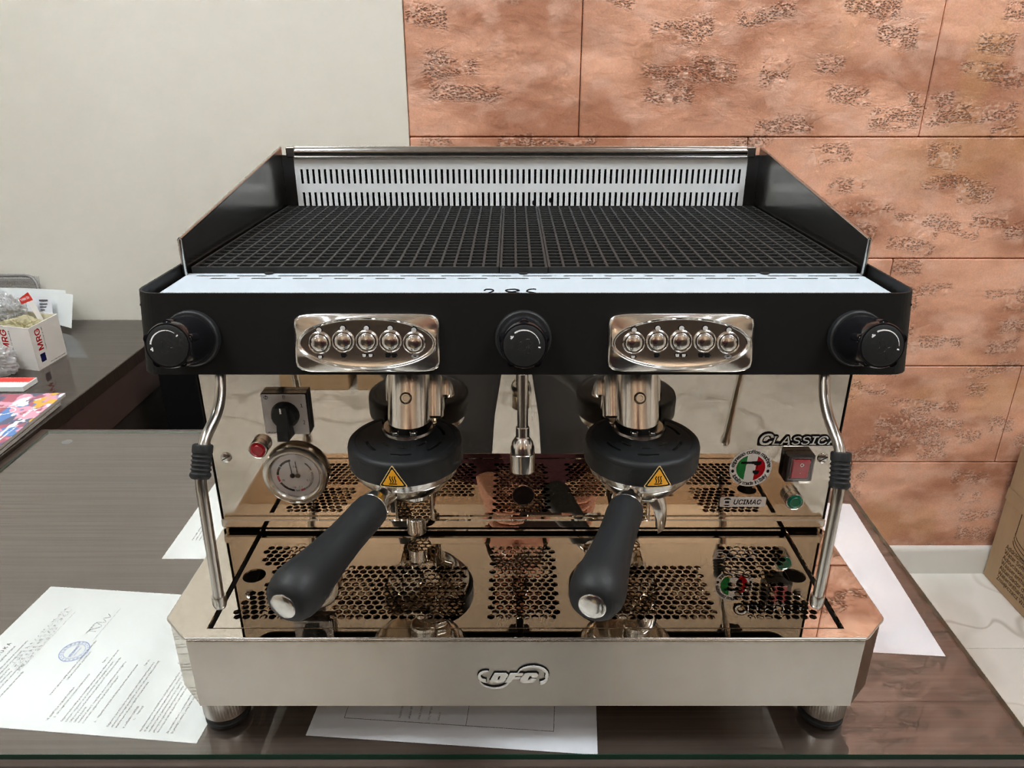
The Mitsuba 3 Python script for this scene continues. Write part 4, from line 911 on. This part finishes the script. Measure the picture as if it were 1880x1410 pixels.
# steam wands and hot water outlet
def wand(side, pts, gi):
    P_ = [np.array(p) for p in pts]
    path = fillet_path(P_, 0.022, 9)
    w = pm('steam_wand', tube(path, 0.00455, 18), 'worn_chrome', smooth=True, label=f'bent chrome steam wand on the {side}')
    a, b = gi; d = (b - a) / np.linalg.norm(b - a); L = np.linalg.norm(b - a)
    pr = [(0.0046, 0), (0.0074, 0.0), (0.0082, 0.0015), (0.0082, L * 0.22)]
    for i in range(5):
        z = L * (0.24 + 0.125 * i); pr += [(0.0082, z), (0.0073, z + 0.0008), (0.0073, z + 0.0020), (0.0084, z + 0.0030)]
    pr += [(0.0084, L * 0.93), (0.0078, L - 0.0012), (0.0070, L), (0.0046, L)]
    pm('grip', align(lathe(pr, 32), a, d), 'black_rubber', w, smooth=40, label='ribbed black rubber grip')
    e = P_[-1]; dd = (P_[-1] - P_[-2]) / np.linalg.norm(P_[-1] - P_[-2])
    pm('tip', align(lathe([(0, 0), (0.0058, 0), (0.0060, 0.001), (0.0060, 0.007), (0.0052, 0.0100), (0.0030, 0.0120), (0, 0.0126)], 28), e - dd * 0.0115, dd), 'worn_chrome', w, smooth=30, label='rounded steam tip')
lw = [(-0.2670, 0.612, 0.350), (-0.2620, 0.583, 0.303), (-0.2650, 0.543, 0.2880), (-0.2672, 0.531, 0.2620), (-0.2638, 0.517, 0.1415)]
rw = [(0.2617, 0.612, 0.350), (0.2562, 0.583, 0.303), (0.2592, 0.543, 0.2810), (0.2577, 0.531, 0.2530), (0.2512, 0.518, 0.1415)]
wand('left', lw, (np.array(lw[2]) + [0, -0.0005, -0.0012], np.array(lw[3]) + [0.0, 0.0, -0.001]))
wand('right', rw, (np.array(rw[2]) + [0, -0.0005, -0.0012], np.array(rw[3]) + [0.0, 0.0, -0.001]))
ws = pm('water_spout', cyl((-0.0022, 0.616, 0.350), (-0.0022, 0.6035, 0.272), 0.0049, 28), 'worn_chrome', label='chrome hot water outlet in the middle')
dn = np.array([0, -0.0125, -0.078]); dn /= np.linalg.norm(dn)
pm('nozzle', align(lathe([(0, 0), (0.0058, 0), (0.0062, 0.001), (0.0062, 0.0085), (0.0070, 0.0105), (0.0095, 0.0140), (0.0110, 0.0195), (0.0113, 0.0240), (0.0108, 0.0244), (0.0113, 0.0250), (0.0110, 0.0420), (0.0100, 0.0430), (0.0090, 0.0432), (0.0090, 0.038), (0, 0.038)], 48), (-0.0022, 0.6035, 0.2725), dn), 'chrome', ws, smooth=30, label='bell shaped nozzle')
pm('nut', align(lathe([(0, 0), (0.0070, 0), (0.0075, 0.001), (0.0075, 0.009), (0.0066, 0.011), (0, 0.011)], 32), (-0.0022, 0.6130, 0.3320), dn), 'chrome', ws)

# things on the backsplash: FB(x, z) is a frame on it, w towards the viewer
def FB(x, z, y=YBD): return frame((x, y, z), (1, 0, 0), (0, 0, 1), (0, -1, 0))
# main rotary switch
FS = FB(-0.2335, 0.2580)
rs = pm('rotary_switch', xf(cham(-0.0222, 0.0222, -0.0222, 0.0222, 0, 0.0085, 0.0008), FS), 'black_gloss', smooth=False, label='black rotary switch with a grey plate marked 0 1 2')
pm('plate', xf(tr(ext(rrect(0.0430, 0.0430, 0.001), 0.0004), 0, 0, 0.0086), FS), 'switch_plate_grey', rs, smooth=False)
nums = [tr(text('0', 0.0042, False, 0.0001, True, sx=0.8), 0.0005, 0.0185), tr(text('1', 0.0036, False, 0.0001, True), 0.0168, 0.0095), tr(text('2', 0.0042, False, 0.0001, True, sx=0.8), 0.0175, -0.0085)]
nums += [tr(ext(ellipse(0.0020, 0.0018).difference(ellipse(0.0015, 0.0013)).union(sbox(-0.0002, -0.0024, 0.0002, 0.0024)), 0.0001), -0.0170, 0.0180), tr(tiny_print(0.012, 0.0011), -0.0200, -0.0203)]
pm('numerals', xf(tr(cat(nums), 0, 0, 0.00905), FS), 'ink', rs, smooth=False, label='black 0, 1 and 2')
kn = pm('knob', xf(lathe([(0, 0.009), (0.0138, 0.009), (0.0138, 0.0105), (0.0122, 0.0150), (0.0112, 0.0170), (0, 0.0170)], 44), FS), 'black_soft', rs)
lev = hull([(-0.0060, 0.0125, 0.017), (0.0060, 0.0125, 0.017), (-0.0050, 0.0125, 0.0215), (0.0050, 0.0125, 0.0215), (-0.0075, -0.0205, 0.0105), (0.0075, -0.0205, 0.0105), (-0.0062, -0.0225, 0.0240), (0.0045, -0.0225, 0.0240), (0.0072, -0.0190, 0.022)])
pm('lever', xf(lev, FS), 'black_soft', kn, smooth=False)
pm('pointer', xf(ext(sbox(-0.0012, 0.0065, 0.0004, 0.0120), 0.0004), FS @ frame((0, 0, 0.0216), (1, 0, 0), (0, 1, 0), (0, 0, 1))), 'white_print', kn, smooth=False, label='white pointer line')

# indicator lamps
def lamp(x, z, m, label):
    F = FB(x, z); F[:3, 2] *= 0.6
    b = pm('indicator_lamp', xf(lathe([(0, 0), (0.0088, 0), (0.0090, 0.001), (0.0090, 0.0125), (0.0094, 0.013), (0.0094, 0.0150), (0.0086, 0.0156), (0.0078, 0.0150), (0, 0.0145)], 40), F), 'worn_chrome', label=label)
    pm('lens', xf(lathe([(0, 0.0146), (0.0078, 0.0146), (0.0077, 0.0160), (0.0055, 0.0172), (0.0050, 0.0166), (0, 0.0168)], 36), F), m, b, smooth=35)
lamp(-0.2660, 0.2185, 'red_lens', 'red indicator lamp in a chrome collar'); lamp(0.2800, 0.1580, 'green_lens', 'green indicator lamp in a chrome collar')

# pressure gauge
FG = FB(-0.2325, 0.1880); FG[:3, 2] *= 0.55
pg = pm('pressure_gauge', xf(lathe([(0, 0), (0.0290, 0), (0.0295, 0.001), (0.0295, 0.010), (0.0325, 0.0112), (0.0330, 0.0135), (0.0318, 0.0165), (0.0290, 0.0180), (0.0270, 0.0176), (0.0262, 0.0160), (0.0245, 0.0130), (0.0243, 0.0115), (0, 0.0115)], 72), FG), 'worn_chrome', smooth=35, label='round pressure gauge with a polished rim and two needles')
pm('dial', xf(lathe([(0, 0.0117), (0.0242, 0.0117), (0.0242, 0.0121), (0, 0.0121)], 56), FG), 'dial_grey', pg, smooth=False)
DZ = 0.01215
dp = [ring_arc(0.0165, 0.0188, 100, 143), ring_arc(0.0165, 0.0188, 146, 178), ring_arc(0.0165, 0.0188, 208, 262)]
dp += [ring_arc(0.0165, 0.0188, a, a + 2.4, 3) for a in np.arange(-62, 16, 5.2)] + [ring_arc(0.0172, 0.0188, 20, 52)]
pm('dial_scale', xf(tr(ext(unary_union(dp), 0.0001), 0, 0, DZ), FG), 'ink', pg, smooth=False, label='black scale arcs')
pm('dial_red_scale', xf(tr(ext(unary_union([ring_arc(0.0165, 0.0188, 181, 204), ring_arc(0.0165, 0.0188, 284, 297)]), 0.0001), 0, 0, DZ), FG), 'scale_red', pg, smooth=False, label='red scale marks')
dtx = [tr(text(s, 0.0021, False, 0.0001, True), x, y) for s, x, y in (('5', -0.0138, 0.0085), ('10', -0.0128, -0.0055), ('15', -0.0022, -0.0137), ('2,5', 0.0042, -0.0137), ('bar', 0.0012, -0.0175), ('1', 0.0145, 0.0055), ('1,8', 0.0130, -0.0055), ('Bar', 0.001, 0.010))]
pm('dial_numerals', xf(tr(cat(dtx), 0, 0, DZ), FG), 'ink', pg, smooth=False)
nd = [LineString([(-0.0027, 0), (-0.0044, 0.0160)]).buffer(0.0004), disc(0.0026, -0.0027, 0), LineString([(0.0027, 0), (0.0018, 0.0160)]).buffer(0.0004), disc(0.0026, 0.0027, 0)]
pm('needles', xf(tr(ext(unary_union(nd), 0.0004), 0, 0, 0.0130), FG), 'ink', pg, smooth=False, label='two black needles')
gm = lathe([(0.0250, 0.0152), (0.015, 0.0160), (0.006, 0.0164), (0.0, 0.0165)], 48)
pm('glass', xf(gm, FG), 'clear_sheet', pg, smooth=True, label='clear gauge glass')

# screws, name badge, stickers, power switch
for (x, z) in ((-0.3025, 0.2055), (0.3045, 0.2045)):
    s = pm('screw', xf(lathe([(0, 0), (0.0056, 0), (0.0054, 0.0012), (0.0040, 0.0022), (0, 0.0027)], 28), FB(x, z)), 'worn_chrome', label='slotted steel screw')
    pm('slot', xf(rot(cham(-0.0046, 0.0046, -0.0005, 0.0005, 0.0016, 0.0029, 0.0001), 32, (0, 0, 1)), FB(x, z)), 'dark_inside', s, smooth=False)
def serif_word(s, h, shear):
    x, out = 0.0, []
    for i, ch in enumerate(s):
        hh = h if i == 0 else h * 0.78
        m = text(ch, hh, i == 0, 0.0004, sx=1.18); w = m.bounds[1][0] - m.bounds[0][0]
        m = tr(m, x - m.bounds[0][0])
        g = [m]; sb = lambda a, b, y: tr(ext(sbox(a, y, b, y + hh * 0.07), 0.0004))
        if ch in 'LIA': g.append(sb(x - 0.0004, x + min(w, 0.0030) if ch != 'A' else x + 0.0024, 0))
        if ch == 'I': g.append(sb(x - 0.0006, x + w + 0.0006, hh * 0.93)); g.append(sb(x - 0.0006, x + w + 0.0006, 0))
        if ch == 'A': g.append(sb(x + w - 0.0024, x + w + 0.0004, 0))
        if ch == 'L': g.append(sb(x - 0.0006, x + 0.0022, hh * 0.93))
        out += g; x += w + 0.0013
    m = cat(out); v = m.vertices.copy(); v[:, 0] += shear * v[:, 1]; m.vertices = v; return m, x
wm, wl_ = serif_word('CLASSICA', 0.0120, 0.22)
sc_ = 0.0790 / wm.extents[0]; wm.vertices[:, 0] *= sc_
o2 = []
for b in wm.split(only_watertight=False):
    p = unary_union([Polygon(b.vertices[f][:, :2]).buffer(0) for f in b.faces if Polygon(b.vertices[f][:, :2]).area > 1e-12]); o2.append(p.buffer(0.0012))
back = unary_union(o2 + [sbox(0.000, -0.0012, 0.0795, 0.0028)]).buffer(0.0002)
FN = FB(0.2360, 0.2205)
nb = pm('name_badge', xf(ext(back, 0.0010), FN), 'ink', smooth=False, label='black badge with raised letters CLASSICA')
pm('lettering', xf(tr(wm, 0, 0, 0.0011), FN), 'bright_aluminium', nb, smooth=False)
# round tricolour sticker
FR_ = FB(0.2325, 0.1930)
rsz = 0.0217
stk = pm('round_sticker', xf(ext(disc(rsz, q=24), 0.0003), FR_), 'label_white', smooth=False, label='round sticker in green, white and red: espresso coffee machine totally made in Italy')
ri = 0.0148
cr = disc(ri, q=24)
pm('green_field', xf(tr(ext(cr.intersection(Polygon([(-0.02, -0.02), (-0.0062, -0.02), (-0.0042, 0.02), (-0.02, 0.02)])), 0.0001), 0, 0, 0.00035), FR_), 'flag_green', stk, smooth=False, label='green field')
pm('red_field', xf(tr(ext(cr.intersection(Polygon([(0.0032, -0.02), (0.02, -0.02), (0.02, 0.02), (0.0066, 0.02)])), 0.0001), 0, 0, 0.00035), FR_), 'flag_red', stk, smooth=False, label='red field')
def round_text(s, r_, a0, a1, h, inward):
    out = []; wd = [max(0.6, {'m': 1.6, 'w': 1.4, 'i': 0.55, 'l': 0.5, ' ': 0.7, 't': 0.7, 'f': 0.7, 'I': 0.6, 'r': 0.75}.get(c, 1.0)) for c in s]
    tot = sum(wd); acc = 0
    for c, w in zip(s, wd):
        a = math.radians(a0 + (a1 - a0) * (acc + w / 2) / tot); acc += w
        if c == ' ': continue
        m = text(c, h, True, 0.0001); cx_ = (m.bounds[0][0] + m.bounds[1][0]) / 2
        m = tr(m, -cx_, -h * 0.37)
        rd = np.array([math.cos(a), math.sin(a), 0]); up = -rd if inward else rd
        out.append(xf(m, frame(rd * r_, (up[1], -up[0], 0), up, (0, 0, 1))))
    return out
rt = round_text('espresso coffee machine', 0.0184, 176, 4, 0.0040, False) + round_text('totally made in Italy', 0.0184, 206, 334, 0.0040, True)
rt += [tr(rot(ext(ellipse(0.0019, 0.0014), 0.0001), a_, (0, 0, 1)), 0.0184 * math.cos(math.radians(b_)), 0.0184 * math.sin(math.radians(b_))) for a_, b_ in ((100, 191), (80, -11))]
pm('ring_lettering', xf(tr(cat(rt), 0, 0, 0.0004), FR_), 'ink', stk, smooth=False, label='black lettering round the rim')
ps = unary_union([sbox(-0.0105, 0.0050, 0.0010, 0.0075), sbox(0.0005, 0.0048, 0.0104, 0.0080), sbox(0.0030, 0.0035, 0.0092, 0.0050), Polygon([(0.0060, 0.0036), (0.0070, 0.0036), (0.0064, -0.0015)]), Polygon([(0.0024, -0.0028), (0.0090, -0.0028), (0.0084, -0.0062), (0.0066, -0.0075), (0.0046, -0.0072), (0.0028, -0.0055)])])
pm('portafilter_drawing', xf(tr(ext(ps, 0.0001), 0, 0, 0.0005), FR_), 'ink', stk, smooth=False)
# oblong label
FU = FB(0.2295, 0.1525)
us = pm('maker_label', xf(ext(rrect(0.0480, 0.0118, 0.0016), 0.0003), FU), 'label_white', smooth=False, label='white oblong label reading UCIMAC')
um = [tr(text('UCIMAC', 0.0056, True, 0.0001, False, shear=0.16, sx=0.90), -0.0105, -0.0028)]
gd_ = disc(0.0050).difference(unary_union([sbox(-0.01, 0.0010, 0.01, 0.0030), sbox(-0.01, -0.0036, 0.01, -0.0014), sbox(-0.006, -0.0014, -0.0022, 0.0010), sbox(0.0022, -0.0014, 0.006, 0.0010)]))
um.append(tr(ext(gd_, 0.0001), -0.0165, 0))
pm('lettering', xf(tr(cat(um), 0, 0, 0.00035), FU), 'ink', us, smooth=False)
# illuminated rocker switch under a clear cover
FP = FB(0.2790, 0.1975); FP[:3, 2] *= 0.8
pw_ = pm('power_switch', xf(cham(-0.0140, 0.0140, -0.0155, 0.0155, 0, 0.0125, 0.0012), FP), 'black_gloss', smooth=False, label='black framed switch with a red rocker under a clear cover')
pm('rocker', xf(hull([(-0.0085, -0.0105, 0.0126), (0.0085, -0.0105, 0.0126), (0.0085, 0.0105, 0.0126), (-0.0085, 0.0105, 0.0126), (-0.0080, 0.0100, 0.0165), (0.0080, 0.0100, 0.0165), (-0.0080, 0.002, 0.0150), (0.0080, 0.002, 0.0150), (-0.0080, -0.0100, 0.0140), (0.0080, -0.0100, 0.0140)]), FP), 'red_rocker', pw_, smooth=False, label='red rocker')
pm('rocker_marks', xf(tr(cat([ext(disc(0.0019).difference(disc(0.0013)), 0.0002), tr(ext(sbox(-0.0002, -0.0028, 0.0002, 0.0010), 0.0002), 0, -0.0075, -0.0016)]), 0, 0.0060, 0.0162), FP), 'white_print', pw_, smooth=False)
cvb = cham(-0.0122, 0.0122, -0.0138, 0.0138, 0.0126, 0.0195, 0.0022)
pm('clear_cover', xf(cvb, FP), 'clear_sheet', pw_, smooth=False, label='clear plastic splash cover')

# ------------------------------------------------------------------ two cartons behind the photographer, seen only in the steel
for i, (x0, x1, hz) in enumerate(((-1.02, -0.72, 0.62), (-0.68, -0.36, 0.50))):
    t = thing('cardboard_carton', ('taller' if i == 0 else 'lower') + ' of two plain brown cartons standing behind the photographer', 'carton')
    part('box', cham(x0, x1, -2.05, -1.68, -0.7495, -0.75 + hz - 0.003, 0.002), 'cardboard', t, smooth=False)
    for q in range(2):
        xm = (x0 + x1) / 2; part('flap', cham(x0 if q == 0 else xm + 0.001, xm - 0.001 if q == 0 else x1, -2.05, -1.68, -0.75 + hz - 0.0029, -0.75 + hz, 0.0005), 'cardboard', t, smooth=False)

# ------------------------------------------------------------------ the photographer, seen only as a reflection in the polished steel
def ball(p, r): return manifold3d.Manifold.sphere(r, 20).translate([float(a) for a in p])
def bone(a, b, ra, rb): return manifold3d.Manifold.batch_hull([ball(a, ra), ball(b, rb)])
def to_tm(m):
    q = m.to_mesh(); return trimesh.Trimesh(np.array(q.vert_properties[:, :3]), np.array(q.tri_verts), process=True)
def soft(ms, L, it=8):
    m = to_tm(manifold3d.Manifold.batch_boolean(ms, manifold3d.OpType.Add).refine_to_length(L))
    trimesh.smoothing.filter_taubin(m, iterations=it); return m
pd = thing('person', 'person in dark jumper and grey trousers holding up a phone, reflected in the steel', 'person')
PX, PY = 0.012, -0.44
J = lambda x, y, z: np.array([PX + x, PY + y, z])
def legs(o):
    out = [bone(J(-0.085, 0, 0.17), J(0.085, 0, 0.17), 0.105 + o, 0.105 + o), bone(J(0, 0, 0.17), J(0, 0.0, 0.28), 0.115 + o, 0.110 + o)]
    for s in (-1, 1):
        out += [bone(J(s * 0.095, 0, 0.10), J(s * 0.125, 0.02, -0.27), 0.088 + o, 0.060 + o), bone(J(s * 0.125, 0.02, -0.27), J(s * 0.130, -0.02, -0.40), 0.060 + o, 0.056 + o), bone(J(s * 0.130, -0.02, -0.40), J(s * 0.135, -0.01, -0.655), 0.055 + o, 0.038 + 1.5 * o)]
    return out
def trunk(o):
    out = [manifold3d.Manifold.batch_hull([ball(J(s * 0.078, 0, 0.245), 0.110 + 1.4 * o) for s in (-1, 1)] + [ball(J(s * 0.105, -0.01, 0.50), 0.105 + o) for s in (-1, 1)]),
           manifold3d.Manifold.batch_hull([ball(J(s * 0.105, -0.01, 0.50), 0.105 + o) for s in (-1, 1)] + [ball(J(s * 0.15, -0.01, 0.640), 0.062 + o) for s in (-1, 1)] + [ball(J(0, -0.01, 0.690), 0.055 + o)])]
    return out
HC = 0.062      # middle of the phone
WR = {s: np.array([HC + s * 0.118, -0.140, 0.530]) for s in (-1, 1)}
def arms(o):
    out = []
    for s in (-1, 1):
        sh, el = J(s * 0.175, -0.01, 0.640), J(s * 0.225, 0.06, 0.370)
        out += [bone(sh, el, 0.058 + o, 0.044 + o), bone(el, WR[s] + [0, -0.02, -0.02], 0.043 + o, 0.029 + o)]
    return out
def hand(s):
    w = WR[s]; out = []
    pc = np.array([HC + s * 0.104, -0.080, 0.548])
    kn = [np.array([HC + s * (0.098 + 0.004 * abs(i - 1)), -0.057, 0.585 - 0.021 * i]) for i in range(4)]
    out.append(manifold3d.Manifold.batch_hull([ball(w, 0.026), ball(w + [0, 0.012, 0.022], 0.020), ball(pc + [0, -0.01, 0.020], 0.016), ball(pc + [0, 0, -0.022], 0.015)] + [ball(k_, 0.0105) for k_ in kn]))
    for i, k_ in enumerate(kn):
        L_ = (0.040, 0.045, 0.042, 0.033)[i]
        a = k_ + np.array([-s * 0.012, 0.019, 0.001]); b = a + np.array([-s * L_ * 0.55, 0.006, 0.001]); c = b + np.array([-s * L_ * 0.42, -0.002, 0.0])
        out += [bone(k_, a, 0.0098, 0.0090), bone(a, b, 0.0090, 0.0082), bone(b, c, 0.0082, 0.0070)]
    t0 = w + np.array([-s * 0.010, 0.020, 0.014]); t1 = np.array([HC + s * 0.086, -0.079, 0.540]); t2 = np.array([HC + s * 0.064, -0.075, 0.556]); t3 = np.array([HC + s * 0.047, -0.070, 0.566])
    return out + [bone(t0, t1, 0.015, 0.0115), bone(t1, t2, 0.0112, 0.0095), bone(t2, t3, 0.0095, 0.0078)]
HD = J(0, 0.045, 0.850)
head = [manifold3d.Manifold.batch_hull([ball(HD + [0, -0.012, 0.028], 0.083), ball(HD + [0, 0.020, 0.020], 0.074), ball(HD + [0, 0.030, -0.040], 0.050), ball(HD + [0, 0.048, -0.072], 0.026)]),
        bone(J(0, -0.005, 0.66), HD + [0, -0.015, -0.04], 0.056, 0.052), manifold3d.Manifold.batch_hull([ball(HD + [0, 0.094, 0.012], 0.007), ball(HD + [0, 0.110, -0.018], 0.0095), ball(HD + [0.009, 0.094, -0.024], 0.008), ball(HD + [-0.009, 0.094, -0.024], 0.008)]),
        bone(HD + [-0.018, 0.083, -0.050], HD + [0.018, 0.083, -0.050], 0.0075, 0.0075)]
for s in (-1, 1):
    head += [manifold3d.Manifold.batch_hull([ball(HD + [s * 0.083, -0.004, 0.018], 0.010), ball(HD + [s * 0.086, -0.012, 0.000], 0.009), ball(HD + [s * 0.080, -0.002, -0.020], 0.008)])]
coarse = manifold3d.Manifold.batch_boolean(legs(0) + trunk(0) + arms(0), manifold3d.OpType.Add).refine_to_length(0.02)
fine = manifold3d.Manifold.batch_boolean(head + hand(-1) + hand(1), manifold3d.OpType.Add).refine_to_length(0.004)
bodym = to_tm(coarse + fine); trimesh.smoothing.filter_taubin(bodym, iterations=6)
part('body', bodym, 'skin', pd, smooth=True)
part('trousers', soft(legs(0.008), 0.014), 'jeans_grey', pd, smooth=True, label='grey trousers')
jm = soft(trunk(0.010) + arms(0.009), 0.014)
part('jumper', jm, 'jumper_dark', pd, smooth=True, label='dark jumper')
hairm = to_tm((manifold3d.Manifold.batch_hull([ball(HD + [0, -0.018, 0.034], 0.090), ball(HD + [0, 0.014, 0.036], 0.080), ball(HD + [0, -0.040, -0.020], 0.070)]) - manifold3d.Manifold.cube([0.3, 0.3, 0.3]).translate([float(HD[0] - 0.15), float(HD[1] + 0.028), float(HD[2] - 0.27)])).refine_to_length(0.008))
trimesh.smoothing.filter_taubin(hairm, iterations=8)
part('hair', hairm, 'hair_dark', pd, smooth=True, label='short dark hair')
for s in (-1, 1):
    e = part('eye', trimesh.creation.icosphere(3, 0.0105).apply_translation(HD + [s * 0.030, 0.0775, 0.012]), 'white_print', pd, smooth=True)
    part('iris', trimesh.creation.icosphere(2, 0.0055).apply_translation(HD + [s * 0.030, 0.0835, 0.009]), 'hair_dark', e, smooth=True)
    sh = to_tm((manifold3d.Manifold.batch_hull([ball(J(s * 0.136, -0.045, -0.705), 0.043), ball(J(s * 0.142, 0.12, -0.715), 0.040), ball(J(s * 0.150, 0.185, -0.722), 0.027), ball(J(s * 0.136, -0.01, -0.66), 0.046)]) ^ manifold3d.Manifold.cube([2, 2, 1]).translate([-1, -1.4, -0.7480])).refine_to_length(0.015))
    part('shoe', sh, 'shoe_black', pd, smooth=40, label='black shoe')
ph = thing('mobile_phone', 'black phone held up in both hands of the person', 'phone')
PM = frame((HC, -0.0500, 0.566), (1, 0, 0), (0, math.sin(0.06), math.cos(0.06)), (0, -math.cos(0.06), math.sin(0.06)))
part('case', xf(ext(rrect(0.152, 0.074, 0.010), 0.007), PM), 'phone_black', ph, smooth=40)
part('screen', xf(tr(ext(rrect(0.144, 0.067, 0.007), 0.0003), 0, 0, 0.0071), PM), 'black_gloss', ph, smooth=40)
